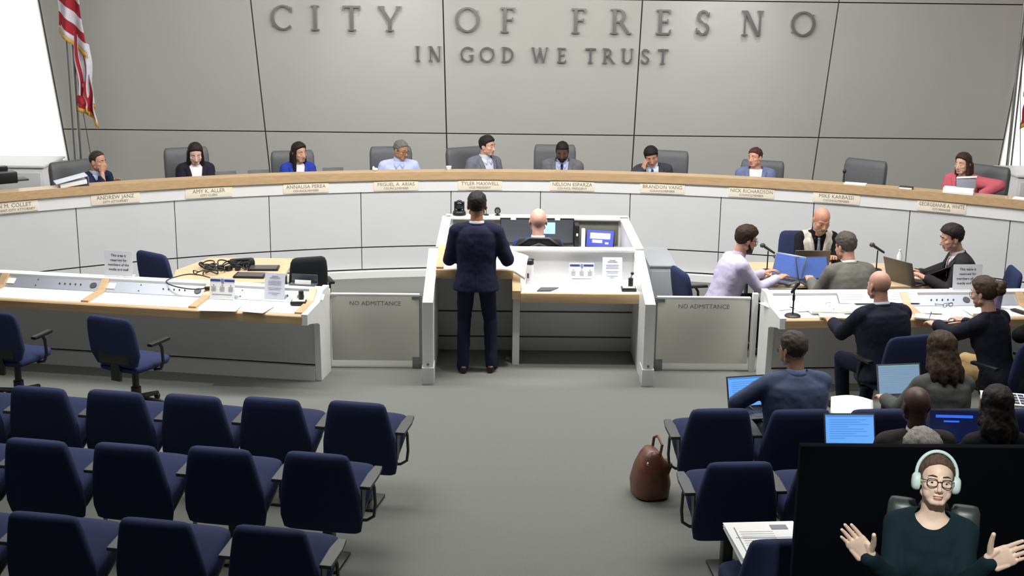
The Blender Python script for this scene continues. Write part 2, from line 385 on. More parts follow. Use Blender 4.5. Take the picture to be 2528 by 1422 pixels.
cloth('flag_cloth', (6.74, 2.3), (7.0, 2.3), (6.70, 1.79), (6.9, 1.95), 17.52, lambda u, v, p: 1, t, 1.3)
# cabinets at both ends of the platform
for x, y, lab in ((-7.2, 17.2, 'white side cabinet below the left projection screen'), (7.35, 17.3, 'white side cabinet at the right end of the dais')):
    t = thing('side_cabinet', lab, 'cabinet', (x, y, .0))
    z0 = 0
    B().box((0, 0, .62), (1.75, .8, 1.24), .012).obj('body', WHITE, t)
    B().box((0, 0, 1.255), (1.8, .86, .03), .006).obj('cabinet_top', WHITE, t)
    for s in (-1, 1): B().box((s*.43, -.41, .62), (.82, .02, 1.1), .004).obj('door', OFFW, t)
# ---------------------------------------------------------------- podium and clerk's enclosure
P = thing('podium', 'white double speaker podium with maple edges in the aisle', 'podium', (0, 0, 0))
YZ = lambda x: ((x, 0, 0), (0, 1, 0), (0, 0, 1), (1, 0, 0))
for x in (-1.10, 1.00):
    B().prism([(11.79, .0), (11.79, .81), (12.97, 1.07), (12.97, 0)], .10, YZ(x), bev=.004).obj('side_panel', WHITE, P, smooth=False)
    B().box((x+.05, 11.9, .085), (.115, .26, .17), .004).obj('foot_block', OFFW, P)
    B().cyl((x+.05, 11.775, .2), (x+.05, 11.79, .2), .012).obj('bolt', STEEL, P)
B().box((0, 12.955, .535), (2.0, .05, 1.07), .003).obj('back_panel', OFFW, P)
B().box((.38, 12.955, 1.075), (1.26, .13, .03), .004).obj('back_ledge', WHITE, P)
B().box((-.62, 12.955, 1.075), (.76, .13, .03), .004).obj('back_ledge', WHITE, P)
for z in (.15, .42):
    B().box((0, 12.927, z), (2.0, .008, .014)).obj('groove_strip', GROOVE, P, smooth=False)
B().prism([(12.42, 0), (12.42, .7), (12.93, .7), (12.93, 0)], .07, YZ(-.24), bev=.003).obj('divider_leg', OFFW, P, smooth=False)
B().prism([(12.34, .7), (12.34, .79), (12.90, 1.05), (12.93, 1.05), (12.93, .7)], .085, YZ(-.25), bev=.004).obj('wood_divider', WOOD, P, smooth=False)
B().prism([(12.36, .99), (12.36, 1.02), (12.93, 1.12), (12.93, .99)], .07, YZ(-.995), bev=.004).obj('wood_divider', WOOD, P, smooth=False)
B().box((-.62, 12.64, .985), (.74, .58, .03), .004).obj('standing_counter', WHITE, P)
B().box((-.62, 12.345, .955), (.76, .05, .09), .012).obj('wood_edge', WOOD, P)
B().box((.42, 12.64, .755), (1.16, .58, .03), .004).obj('seated_counter', WHITE, P)
B().box((.42, 12.345, .72), (1.18, .05, .10), .012).obj('wood_edge', WOOD, P)
b = B().box((-.62, 12.84, 1.02), (.62, .16, .012), .003, M.Rotation(rad(28), 3, 'X')); b.obj('control_panel', SILVER, P)
b = B()
for i in range(4): b.cyl((-.86+.07*i, 12.83, 1.025), (-.86+.07*i, 12.825, 1.04), .008)
b.obj('button', BLACK, P)

E_ = thing('clerk_enclosure', 'white low walled clerk station behind the podium', 'desk', (0, 0, 0))
B().box((.06, 14.66, .53), (2.06, .10, 1.06), .004).obj('rear_wall', WHITE, E_)
B().box((.06, 14.65, 1.075), (2.10, .17, .03), .004).obj('top_ledge', WHITE, E_)
for x in (-.98, 1.05):
    B().box((x, 13.8, .53), (.07, 1.62, 1.06), .004).obj('side_wall', WHITE, E_)
    B().box((x, 13.8, 1.075), (.10, 1.62, .03), .004).obj('top_ledge', WHITE, E_)
B().box((.04, 14.3, .73), (1.94, .62, .03), .004).obj('work_surface', WHITE, E_)
B().box((.04, 14.605, .9), (1.9, .012, .28), .002).obj('rear_lining', mat('olive_lining', '#77756a', .8), E_)

# ---------------------------------------------------------------- gates
def gate(x0, x1, lab, hinge):
    t = thing('gate', lab, 'gate', ((x0+x1)/2, 12.3, 0))
    wd = x1-x0
    B().box((0, 0, .41), (wd, .04, .66), .004).obj('gate_panel', GATEM, t)
    B().box((0, 0, .75), (wd+.01, .05, .02), .004).obj('gate_cap', WHITE, t)
    b = B()
    for z in (.06, .72): b.box((hinge*(wd/2-.02), -.005, z), (.10, .05, .03), .004)
    b.cyl((hinge*(wd/2+.01), 0, .0), (hinge*(wd/2+.01), 0, .745), .018)
    b.box((hinge*(wd/2-.035), 0, .06), (.07, .045, .12), .004)
    b.obj('hinge', STEEL, t)
    me = text_mesh([('NO ADMITTANCE', 1)], .062); me.transform(frame4((0, -.0215, .665), (1, 0, 0), (0, 0, 1), (0, -1, 0)))
    link('lettering', me, INKL, t)
gate(-2.02, -1.16, 'white swing gate between the left desk and the podium', 1)
gate(1.18, 2.09, 'white swing gate between the podium and the right desk', -1)

# ---------------------------------------------------------------- long side desks
def desk(name, lab, org, rz, sgn, L, divs):
    """local: +x runs away from the aisle (times sgn), +y away from the seats"""
    t = thing(name, lab, 'desk', org, rz)
    xb = lambda a, c: (sgn*(a+c)/2, abs(c-a))
    def bar_(nm, prof, a, c, m_, bev=.004):
        B().prism(prof, abs(c-a), ((min(sgn*a, sgn*c), 0, 0), (0, 1, 0), (0, 0, 1), (1, 0, 0)), bev=bev).obj(nm, m_, t, smooth=False)
    bar_('end_panel', [(-.40, .66), (-.40, .765), (-.02, .79), (.1, .875), (.3, .875), (.3, 0), (-.01, 0), (-.03, .57), (-.1, .6), (-.33, .655)], 0, .06, WHITE)
    bar_('base_front', [(0, .16), (.0, .70), (.03, .70), (.03, .16)], .06, L, OFFW)
    bar_('kick_base', [(-.035, 0), (-.035, .145), (.03, .145), (.03, 0)], .06, L, OFFW)
    bar_('wood_front_edge', [(-.40, .665), (-.405, .74), (-.39, .755), (-.34, .755), (-.34, .665)], .05, L, WOOD, .006)
    bar_('desktop', [(-.34, .72), (-.34, .75), (0, .765), (0, .72)], .06, L, WHITE)
    bar_('control_panel', [(0, .72), (0, .768), (.115, .85), (.115, .72)], .06, L, SILVER)
    bar_('back_ledge', [(.115, .70), (.115, .875), (.24, .875), (.24, .70)], .06, L, WHITE)
    bar_('back_panel', [(.20, 0), (.20, .70), (.24, .70), (.24, 0)], .06, L, OFFW)
    for k, d in enumerate(divs):
        b = B().prism([(-.36, .74), (-.355, .772), (-.01, .79), (.10, .876), (.118, .876), (.118, .74)], .075, ((sgn*d-.0375, 0, 0), (0, 1, 0), (0, 0, 1), (1, 0, 0)), bev=.003)
        b.obj('wood_divider', WOOD, t, smooth=False)
        # controls on the silver panel of each seat
        nv = V((0, -.58, .81)); up = V((0, .81, .58))
        c0 = V((sgn*(d+.36), .057, .812))
        b = B()
        for i in range(5): b.cyl(c0+V((-.10+.055*i, 0, 0)), c0+V((-.10+.055*i, 0, 0))+nv*.008, .007, n=10)
        b.obj('button', BLACK, t)
        b = B().cyl(c0+V((.25, 0, -.002)), c0+V((.25, 0, -.002))+nv*.006, .035); b.obj('speaker_grille', DGREY, t)
        b = B()
        for q in (-.34, .34):
            for e in (-.038, .038): b.cyl(c0+V((q, 0, 0))+up*e, c0+V((q, 0, 0))+up*e+nv*.004, .006, n=8)
        b.obj('screw', DGREY, t)
        B().box(c0+V((.42, 0, .003)), (.12, .07, .004), 0, M.Rotation(rad(35.5), 3, 'X')).obj('label_card', PAPER, t)
    return t
desk('left_desk', 'long white desk with maple edge left of the aisle', (-2.07, 11.87, 0), -.166, -1, 4.6, (.10, 1.13, 2.2, 3.25))
desk('right_desk', 'long white desk covered in papers right of the aisle', (2.19, 11.90, 0), .064, 1, 4.0, (1.35, 2.5, 3.6))
for x, y, lab in ((-2.06, 12.3, 'white gate post at the end of the left desk'), (2.14, 12.3, 'white gate post at the end of the right desk')):
    t = thing('gate_post', lab, 'post', (x, y, 0))
    B().box((0, 0, .40), (.055, .06, .80), .004).obj('post', WHITE, t)

# ---------------------------------------------------------------- cabinet and tables
t = thing('low_cabinet', 'low grey metal cabinet behind the right gate', 'cabinet', (1.47, 14.68, 0))
GREYC = mat('cabinet_grey', '#a3a7ad', .5)
B().box((0, 0, .31), (.30, .95, .60), .006).obj('body', GREYC, t)
B().box((0, 0, .615), (.31, .97, .02), .004).obj('cabinet_top', GREYC, t)
B().box((0, -.48, .31), (.26, .012, .5), .003).obj('door', GREYC, t)
def table(lab, pts, z=.735):
    t = thing('table', lab, 'table', (0, 0, 0))
    B().prism(pts, -.03, ((0, 0, z), (1, 0, 0), (0, 1, 0), (0, 0, 1)), bev=.004).obj('tabletop', WOOD2, t, smooth=False)
    cx = sum(p[0] for p in pts)/len(pts); cy = sum(p[1] for p in pts)/len(pts)
    for p in pts[:4]:
        q = (p[0]*.84+cx*.16, p[1]*.84+cy*.16)
        B().cyl((*q, 0), (*q, z-.03), .022).obj('leg', DGREY, t)
    return t
table('maple table heaped with cables behind the left desk', [(-3.7, 12.8), (-2.6, 12.8), (-2.62, 13.9), (-3.55, 13.9), (-3.78, 13.3)])
table('maple table in front of the man in the lavender shirt', [(2.22, 12.9), (2.98, 12.9), (3.06, 13.95), (2.3, 13.95)])
table('maple table in front of the man in the black suit at right', [(3.1, 12.9), (4.12, 12.9), (4.05, 13.95), (3.12, 13.95)])

# ---------------------------------------------------------------- seats
def superpad(b, secs, e=3.2, n=28): return b.loft(secs, n, e)
def make_seat(label, group, fold=.36):
    t = thing('auditorium_chair', label, 'chair', (0, 0, 0), 0, group)
    # backrest: wide low, narrower high, leaning back; the tip-up seat is folded when nobody sits
    secs = []
    for z, hw, d in ((.30, .235, .02), (.315, .262, .036), (.40, .278, .046), (.55, .268, .05), (.70, .24, .05), (.79, .22, .05), (.835, .208, .045), (.855, .196, .036), (.866, .172, .018)):
        secs.append(((0, -.16-.14*(z-.36), z), (hw, 0, 0), (0, d, 0)))
    superpad(B(), secs, 4).obj('backrest', NAVY, t, ang=60)
    R = M.Translation((0, -.13, .43)) @ M.Rotation(fold, 4, 'X') @ M.Translation((0, .13, -.43))
    secs = []
    for y, hw, h, z in ((-.20, .2, .03, .43), (-.18, .25, .06, .43), (0, .268, .068, .44), (.15, .268, .078, .445), (.23, .26, .078, .445), (.285, .24, .055, .44), (.31, .2, .02, .435)):
        secs.append(((0, y, z), (hw, 0, 0), (0, 0, h)))
    b = B(); superpad(b, secs, 4); me = b.mesh('seat', True, 60); me.transform(R); st_ = link('seat', me, NAVY, t)
    b = B(); superpad(b, [((0, y, z), (hw, 0, 0), (0, 0, .03)) for y, hw, z in ((-.21, .2, .36), (-.1, .245, .355), (.15, .245, .36), (.24, .2, .37))], 4); me = b.mesh('seat_pan', True, 60); me.transform(R); link('seat_pan', me, BLACK, t)
    b = B()
    b.box((0, -.02, .17), (.07, .09, .34), .01).box((0, -.02, .012), (.2, .3, .024), .008)
    b.obj('pedestal', BLACK, t)
    return t
def make_arm(t, s, nm='armrest'):
    b = B()
    x = s*.30
    pts = [(-.036, -.18), (.036, -.18), (.04, .02), (.026, .14), (-.026, .14), (-.04, .02)]
    b.prism(pts, .024, ((x, 0, .63), (1, 0, 0), (0, 1, .06), (0, 0, 1)), bev=.006)
    o = b.obj(nm, ARMM, t, smooth=False)
    b = B()
    b.prism([(-.17, .62), (-.07, .62), (-.13, .42), (-.17, .42)], .008, ((x-s*.03, 0, 0), (0, 1, 0), (0, 0, 1), (1, 0, 0)))
    b.tube([(x, -.02, .63), (x, .03, .55), (x, .05, .42), (x-s*.005, .03, .345), (x-s*.05, .02, .318), (x-s*.2, 0, .312)], .011)
    b.obj('arm_bracket', DGREY, o)
    return o
seatE = make_seat('x', None); make_arm(seatE, -1); make_arm(seatE, 1)   # both arms (row end)
seatL = make_seat('x', None); make_arm(seatL, -1)                       # shared left arm only
b = B().cyl((-.30, .0, .0), (-.30, .0, .34), .014, n=10); b.box((-.30, 0, .008), (.07, .14, .016), .004); b.obj('floor_post', STEEL, seatL)
seatO = make_seat('x', None, 0); make_arm(seatO, 1)
seatR = make_seat('x', None); make_arm(seatR, 1)
b = B().cyl((.30, .0, .0), (.30, .0, .34), .014, n=10); b.box((.30, 0, .008), (.07, .14, .016), .004); b.obj('floor_post', STEEL, seatR)
used = set()
def put(src, x, y, rz, lab, grp):
    if src.name not in used:
        used.add(src.name); src.location = (x, y, 0); src.rotation_euler = (0, 0, rz); src['label'] = lab; src['group'] = grp; return src
    return dup(src, (x, y, 0), rz, lab, grp)
NTH = ['aisle-end', 'second from the aisle', 'third from the aisle', 'fourth from the aisle', 'fifth from the aisle', 'sixth from the aisle']
rows = {'front': [(-1.37, 8.81), (-1.99, 8.88), (-2.57, 8.93), (-3.15, 9.01), (-3.73, 9.08), (-4.32, 9.17)],
        'middle': [(-1.52, 7.82), (-2.16, 7.9), (-2.78, 7.95), (-3.38, 8.02), (-3.98, 8.1)],
        'nearest': [(-1.63, 6.70), (-2.29, 6.79), (-2.94, 6.86), (-3.58, 6.95)]}
for rn, L in rows.items():
    for i, (x, y) in enumerate(L):
        put(seatE if i == 0 else seatL, x+.02, y+.20, -.19, 'empty navy seat left of the aisle, %s row, %s' % (rn, NTH[i]), 'navy seats in rows left of the aisle')
rr = {'front': [(1.18, 8.74), (1.76, 8.74), (2.33, 8.76), (2.90, 8.78), (3.47, 8.80)],
      'middle': [(1.14, 7.73), (1.72, 7.73), (2.31, 7.74), (2.88, 7.76)],
      'nearest': [(1.20, 6.60), (1.80, 6.62)]}
OCC = {('front', 1): 'under the man in the slate blue suit', ('front', 3): 'under the woman with the wavy brown bob',
       ('middle', 2): 'under the bald man with dark skin', ('middle', 3): 'under the dark-haired person at the right edge', ('nearest', 1): 'under the grey-haired person', ('nearest', 0): 'with a stack of white papers'}
for rn, L in rr.items():
    for i, (x, y) in enumerate(L):
        what = OCC.get((rn, i), 'empty')
        put((seatO if what != 'empty' else seatE if i == 0 else seatR), x, y+.20, .07, 'navy seat right of aisle, %s row, %s, %s' % (rn, {0: 'aisle end', 1: 'second', 2: 'third', 3: 'fourth', 4: 'fifth'}[i], what), 'navy seats in rows right of the aisle')

def star_base(t, n=5, r=.28, z=.06, mat_=BLACK, post=.40):
    b = B().cyl((0, 0, .05), (0, 0, post), .03, n=12).cyl((0, 0, .05), (0, 0, .2), .045, n=12)
    for k in range(n):
        a = 2*pi*k/n+.3; b.cone((0, 0, .10), .03, (r*cos(a), r*sin(a), z), .02, n=8)
    b.obj('base', mat_, t)
    b = B()
    for k in range(n):
        a = 2*pi*k/n+.3; b.ell((r*cos(a), r*sin(a), .03), (.03, .03, .03), n=10)
    b.obj('caster', mat_, t)
def task_chair(lab, x, y, rz, m_=NAVY2, grp='blue swivel chairs', arms=True, backh=.92, bw=.255, z0=0, mesh_back=False):
    t = thing('swivel_chair', lab, 'chair', (x, y, z0), rz, grp)
    secs = []
    for f, hw, d in ((0, .17, .015), (.03, .21, .03), (.25, bw, .038), (.5, bw*1.0, .04), (.75, bw*.97, .038), (.9, bw*.92, .034), (.97, bw*.83, .024), (1, bw*.68, .008)):
        z = .46+(backh-.46)*f; secs.append(((0, -.22-.16*(z-.46), z), (hw, 0, 0), (0, d, 0)))
    superpad(B(), secs, 4).obj('backrest', m_, t, ang=60)
    B().box((0, -.262, .55), (bw*1.3, .02, .12), .009, M.Rotation(.16, 3, 'X')).obj('lower_back_shell', BLACK, t)
    secs = []
    for y_, hw, h in ((-.23, .17, .015), (-.2, .21, .035), (0, .235, .045), (.18, .23, .045), (.24, .2, .035), (.26, .15, .012)):
        secs.append(((0, y_, .43), (hw, 0, 0), (0, 0, h)))
    superpad(B(), secs, 3.4).obj('seat', m_, t, ang=60)
    B().box((0, -.245, .44), (.10, .035, .22), .01).obj('back_bracket', BLACK, t)
    if arms:
        for s in (-1, 1):
            B().tube([(s*.20, .02, .385), (s*.27, .02, .40), (s*.285, .04, .46), (s*.285, .03, .60), (s*.28, .0, .645)], .014).obj('arm_loop', BLACK, t)
            B().box((s*.28, .0, .655), (.055, .26, .03), .012).obj('armrest', BLACK, t)
    star_base(t)
    return t
BLACKF = mat('black_fabric', '#1a1c22', .85, var=.1, scale=200)
task_chair('blue swivel chair at the left desk, nearer the aisle', -3.62, 11.05, -.16-.25)
task_chair('blue swivel chair at the left desk, cut off by the left edge', -4.72, 11.2, -.16-.1)
task_chair('blue swivel chair at the left side of the cable-strewn table', -3.86, 13.55, -.62)
task_chair('blue-black swivel chair at the right end of the cable-strewn table', -2.42, 13.15, .35, BLACKF, backh=.99, bw=.2)
task_chair('dark blue swivel chair behind the man in the lavender shirt', 1.74, 12.85, -1.35)
task_chair('blue swivel chair behind the man in the white waistcoat', 3.10, 14.5, pi, bw=.22)
task_chair('blue swivel chair under the bald man at the right desk', 3.02, 10.72, .3, NAVY)
task_chair('blue swivel chair under the woman with the hair bun', 3.98, 10.60, .55, NAVY)
task_chair('blue swivel chair under the person in black at the right edge of the desk', 4.54, 10.5, .1, NAVY)
task_chair('blue swivel chair under the man in the grey suit at the tables', 3.02, 12.32, .05, backh=.72)
task_chair('blue swivel chair under the man in the black suit at right', 4.66, 13.0, 1.45)
# clerk's chair with a see-through mesh back
t = task_chair('black mesh-backed office chair of the bald clerk', .03, 13.42, 0, mat('black_mesh', '#1d1e20', .7, bump=.3, scale=300), None, True, 1.17, .26)
B().tube([(-.25, -.33, .84), (-.21, -.345, 1.09), (-.1, -.35, 1.16), (.1, -.35, 1.16), (.21, -.345, 1.09), (.25, -.33, .84)], .016).obj('back_frame', BLACK, t)
B().tube([(-.18, -.375, 1.04), (0, -.385, 1.11), (.18, -.375, 1.04)], .014).obj('lumbar_bar', DGREY, t)

def dais_chair(lab, a, rz, h=1.28, dr=0, w_=.29):
    p = arcpt(11.72+dr, a, .15)
    t = thing('high_back_chair', lab, 'chair', p, rz, 'grey high-backed chairs at the dais')
    secs = []
    for f, hw, d in ((0, .8, .03), (.03, .9, .05), (.3, .97, .06), (.6, 1, .06), (.88, 1, .055), (.95, .97, .045), (.985, .93, .03), (1, .88, .008)):
        z = .5+(h-.5)*f; secs.append(((0, -.08-.12*(z-.5), z), (w_*hw, 0, 0), (0, d, 0)))
    superpad(B(), secs, 6).obj('backrest', LEATHER, t, ang=60)
    superpad(B(), [((0, y_, .45), (hw, 0, 0), (0, 0, hh)) for y_, hw, hh in ((-.1, .22, .03), (-.06, .26, .06), (.2, .27, .065), (.38, .26, .06), (.43, .22, .02))], 4).obj('seat', LEATHER, t, ang=60)
    for s in (-1, 1):
        B().tube([(s*.26, .1, .42), (s*.31, .1, .46), (s*.31, .1, .63)], .018).box((s*.31, .12, .645), (.06, .3, .035), .014).obj('armrest', DGREY, t)
    star_base(t, r=.3)
    return t
# facing the room: local +y points at the camera side
DCH = [(-.505, .35, 1.27, 'grey high-backed chair behind the man resting his chin on his hand'),
 (-.386, .05, 1.36, 'grey high-backed chair behind the woman in the black blazer'),
 (-.269, .05, 1.27, 'grey high-backed chair behind the woman in the royal blue blazer'),
 (-.157, .05, 1.30, 'grey high-backed chair behind the man in the pale blue shirt'),
 (-.066, .45, 1.29, 'grey high-backed chair behind the man in the open-collared grey suit'),
 (.033, .05, 1.33, 'grey high-backed chair behind the man in grey suit and navy tie'),
 (.161, -.1, 1.29, 'grey high-backed chair behind the man leaning on his hand'),
 (.270, -.05, 1.21, 'grey high-backed chair behind the man in the white T-shirt'),
 (.380, -.3, 1.30, 'empty grey high-backed chair at the dais'),
 (.508, -.3, 1.34, 'grey high-backed chair behind the woman in the coral jacket')]
for a, tw, h, lab in DCH: dais_chair(lab, a, pi-a+tw, h)
# ---------------------------------------------------------------- people
def remesh(b, vox, smooth=4, fac=.5):
    me = b.mesh('t', False)
    o = bpy.data.objects.new('t', me); COL.objects.link(o)
    r = o.modifiers.new('r', 'REMESH'); r.mode = 'VOXEL'; r.voxel_size = vox
    if smooth: s = o.modifiers.new('s', 'SMOOTH'); s.iterations = smooth; s.factor = fac
    dg = bpy.context.evaluated_depsgraph_get(); out = bpy.data.meshes.new_from_object(o.evaluated_get(dg))
    bpy.data.objects.remove(o); bpy.data.meshes.remove(me); return out
def join(*mes):
    bm = bmesh.new()
    for me in mes: bm.from_mesh(me); bpy.data.meshes.remove(me)
    out = bpy.data.meshes.new('body'); bm.to_mesh(out); bm.free()
    for p in out.polygons: p.use_smooth = True
    return out
def cut(me, kill):
    bm = bmesh.new(); bm.from_mesh(me)
    bmesh.ops.delete(bm, geom=[f for f in bm.faces if kill(f.calc_center_median())], context='FACES')
    bl = {}
    for e in bm.edges:
        if e.is_boundary:
            for v in e.verts: bl.setdefault(v, []).append(e.other_vert(v))
    for _ in range(12):
        nw = {v: v.co*.4+sum((q.co for q in qs), V())*(.6/len(qs)) for v, qs in bl.items()}
        for v, co in nw.items(): v.co = co
    bm.to_mesh(me); bm.free(); return me
def wrinkle(me, amp, sc, seed=0):
    for v, n in zip(me.vertices, [vv.normal.copy() for vv in me.vertices]):
        p = v.co*sc+V((seed, seed*.7, 0)); v.co += n*(amp*(mnoise.noise(p)+.5*mnoise.noise(p*2.3)))
    return me
def smoothen(me):
    for p in me.polygons: p.use_smooth = True
    return me
def ik(s, w_, l1, l2, pole):
    d = w_-s; L = d.length
    if L > (l1+l2)*.995: w_ = s+d*((l1+l2)*.995/L); d = w_-s; L = d.length
    L = max(L, abs(l1-l2)+.02); a = (l1*l1-l2*l2+L*L)/(2*L); h = math.sqrt(max(0, l1*l1-a*a)); u = d.normalized()
    pv = V(pole); pv = (pv-u*pv.dot(u))
    pv = pv.normalized() if pv.length > 1e-4 else u.orthogonal().normalized()
    return s+u*a+pv*h, w_
def interp(x, xs, ys):
    if x <= xs[0]: return ys[0]
    for i in range(1, len(xs)):
        if x <= xs[i]: return ys[i-1]+(ys[i]-ys[i-1])*(x-xs[i-1])/(xs[i]-xs[i-1])
    return ys[-1]
TORSO_M = [(-.12, .165, .112, -.01), (-.04, .17, .118, -.01), (.06, .158, .115, 0), (.16, .158, .115, .005), (.28, .172, .12, .005), (.37, .178, .112, 0), (.43, .165, .095, -.005), (.475, .115, .075, -.01), (.505, .07, .062, -.005), (.53, .056, .056, 0)]
TORSO_F = [(-.12, .175, .115, -.01), (-.04, .175, .12, -.01), (.06, .142, .10, 0), (.14, .132, .098, .0), (.26, .148, .11, .005), (.36, .154, .102, 0), (.43, .145, .084, -.005), (.475, .10, .066, -.01), (.505, .06, .054, -.005), (.53, .048, .05, 0)]
def torso_secs(T, tab, off, z0=None, z1=None, flare=0):
    out = []
    ax = T.to_3x3()
    for z, hw, hd, y in tab:
        if (z0 is not None and z < z0) or (z1 is not None and z > z1): continue
        k = flare*max(0, (.0-z))
        out.append((T @ V((0, y, z)), ax @ V((hw+off+k, 0, 0)), ax @ V((0, hd+off+k*.8, 0))))
    return out
def hand_mesh(wr, a, n, sgn, curl=.5, spread=.12, thumb=.5, size=1, vox=.0036, fing=None):
    """wr wrist, a finger direction, n palm-facing direction, sgn +1 right hand"""
    a = V(a).normalized(); n = V(n); n = (n-a*n.dot(a)).normalized(); t = a.cross(n)*sgn
    b = B(); S = size; P = lambda x, y, z: wr+(a*x+t*y+n*z)*S
    b.cone(P(.0, 0, 0), .019*S, P(.012, 0, 0), .022*S)
    b.loft([(P(x, yo, zo), t*(hw*S), n*(hd*S)) for x, hw, hd, yo, zo in ((-.005, .024, .017, 0, 0), (.02, .034, .018, .003, 0), (.05, .041, .016, .002, 0), (.08, .042, .0135, 0, 0), (.095, .038, .011, 0, 0))], 18, 2.6)
    b.cone(P(.012, .022, .006), .017*S, P(.055, .034, .008), .012*S); b.cone(P(.02, -.026, .006), .014*S, P(.06, -.03, .004), .011*S)
    for k, (y, L, r, x0) in enumerate(((.030, .072, .0088, .088), (.0102, .080, .009, .093), (-.0102, .074, .0087, .090), (-.029, .058, .0078, .082))):
        c = curl if fing is None else fing[k]
        sp = spread*(1.2, .35, -.45, -1.35)[k]
        d0 = (a*cos(sp)+t*sin(sp)).normalized(); p = P(x0-.008, y, 0); ang = 0
        for seg, f in ((.45, .55), (.30, 1), (.25, .8)):
            ang += c*f; d = d0*cos(ang)+n*sin(ang); q = p+d*(L*seg*S)
            r1 = r*(.93 if seg > .26 else .84); b.cone(p, r*S, q, r1*S, n=10, k=3); p = q; r = r1
    d0 = (a*(.75-.35*thumb)+t*(.35+.75*thumb)+n*(.55-.35*thumb)).normalized(); p = P(.022, .026, .006); r = .0135
    for L, bend in ((.042, 0), (.034, .25*(1-thumb)+.12), (.028, .3*(1-thumb)+.05)):
        d0 = (d0+(a*.8+n*.3)*bend).normalized(); q = p+d0*(L*S); b.cone(p, r*S, q, r*.86*S, n=10, k=3); p = q; r *= .86
    return remesh(b, vox, 2)
def head_parts(fem=False, neck=None, fat=1.0):
    """head in its own frame: origin between the eyes' height and the ears, +y forward"""
    b = B(); k = .95 if fem else 1.0
    b.ell((0, -.012, .03), (.076, .096, .088), n=24)
    b.ell((0, .022, -.022), (.066*fat, .070, .088), n=24)
    b.ell((0, .03, -.066), (.055*fat*k, .053, .046), n=20)
    b.ell((0, .066, -.096), (.022*k, .018, .016))
    for s in (-1, 1):
        b.cone((s*.048*fat, .0, -.06), .022, (s*.02, .062, -.093), .018)
        b.ell((s*.043, .055, -.025), (.024, .026, .022)); b.ell((s*.036*fat, .042, -.052), (.030*k, .032, .036))
        b.cone((s*.012, .087, .017), .005 if fem else .008, (s*.046, .067, .017), .007 if fem else .010)
        b.ell((s*.031, .0718, .0045), (.0155, .0138, .0082))
        b.ell((s*.031, .0715, -.0095), (.0145, .0125, .0055))
        b.ell((s*.0115, .094, -.043), (.0085, .010, .007))
        e = V((s*.076, -.012, -.008)); b.ell(e, (.008, .019, .031), M.Rotation(s*.35, 3, 'Z'))
        b.ell(e+V((0, .004, -.026)), (.006, .01, .01))
    b.cone((0, .086, .006), .007, (0, .107, -.036), .0115)
    b.ell((0, .083, -.0645), (.022, .0095, .0055)); b.ell((0, .0815, -.0775), (.019, .0105, .0065))
    return b
def hair_cap(style, T=.012, seed=0):
    """closed shell around the skull, sunk into it outside the hairline"""
    c = V((0, -.012, .03)); R3 = V((.0765, .0965, .0885))
    LINES = {
     'short': ([-.12, -.05, -.02, .0, .022, .034, .06, .075, .1], [-.068, -.055, -.02, .012, -.012, .03, .055, .066, .072]),
     'recede': ([-.12, -.05, -.02, .0, .022, .034, .06, .075, .1], [-.065, -.05, -.015, .015, -.005, .055, .085, .085, .09]),
     'long': ([-.12, -.03, .0, .03, .05, .075, .1], [-.11, -.10, -.08, -.01, .05, .082, .09]),
     'back': ([-.12, -.04, -.01, .02, .045, .07, .1], [-.085, -.06, .0, .0, .045, .09, .098])}
    xs, ys = LINES[style]
    b = B(); t = bmesh.new(); bmesh.ops.create_uvsphere(t, u_segments=56, v_segments=40, radius=1)
    for v in t.verts:
        d = v.co.normalized(); r = 1/math.sqrt((d.x/R3.x)**2+(d.y/R3.y)**2+(d.z/R3.z)**2); p = c+d*r
        m = p.z-interp(p.y+.25*max(0, abs(p.x)-.03)*(p.y > .03), xs, ys)
        k = max(-1, min(1, m/.016)); k = k*.5+.5; k = k*k*(3-2*k)
        nz = mnoise.noise(V((d.x*7+seed, d.y*3, d.z*4)))*.006+mnoise.noise(V((d.x*26, d.y*11+seed, d.z*12)))*.003
        top = max(0, d.z)
        v.co = c+d*(r-.012+(T*(.55+.45*min(1, top*2.2))+.012+T*.7*top*max(0, .4+d.y))*k+nz*k)
    b.add(t); return b
SKINS = {}
def skin(h):
    if h not in SKINS:
        m = mat('skin_'+str(len(SKINS)), h, .5, var=.05, scale=25, bump=.03, bscale=180); SKINS[h] = m
        m.node_tree.nodes['Principled BSDF'].inputs['Subsurface Weight'].default_value = .08
        m.node_tree.nodes['Principled BSDF'].inputs['Subsurface Radius'].default_value = (.01, .004, .002)
    return SKINS[h]
EYEW = mat('eye_white', '#e6e2dc', .25); IRIS = mat('iris', '#2d211a', .2)
def fabric(h, rough=.85): return mat('fabric_'+h.lstrip('#'), h, rough, var=.08, scale=160, bump=.12, spec=.2)
def haircol(h): return mat('hair_'+h.lstrip('#'), h, .62, var=.35, scale=60, bump=.5, stretch=(3, .6, .6), spec=.25)

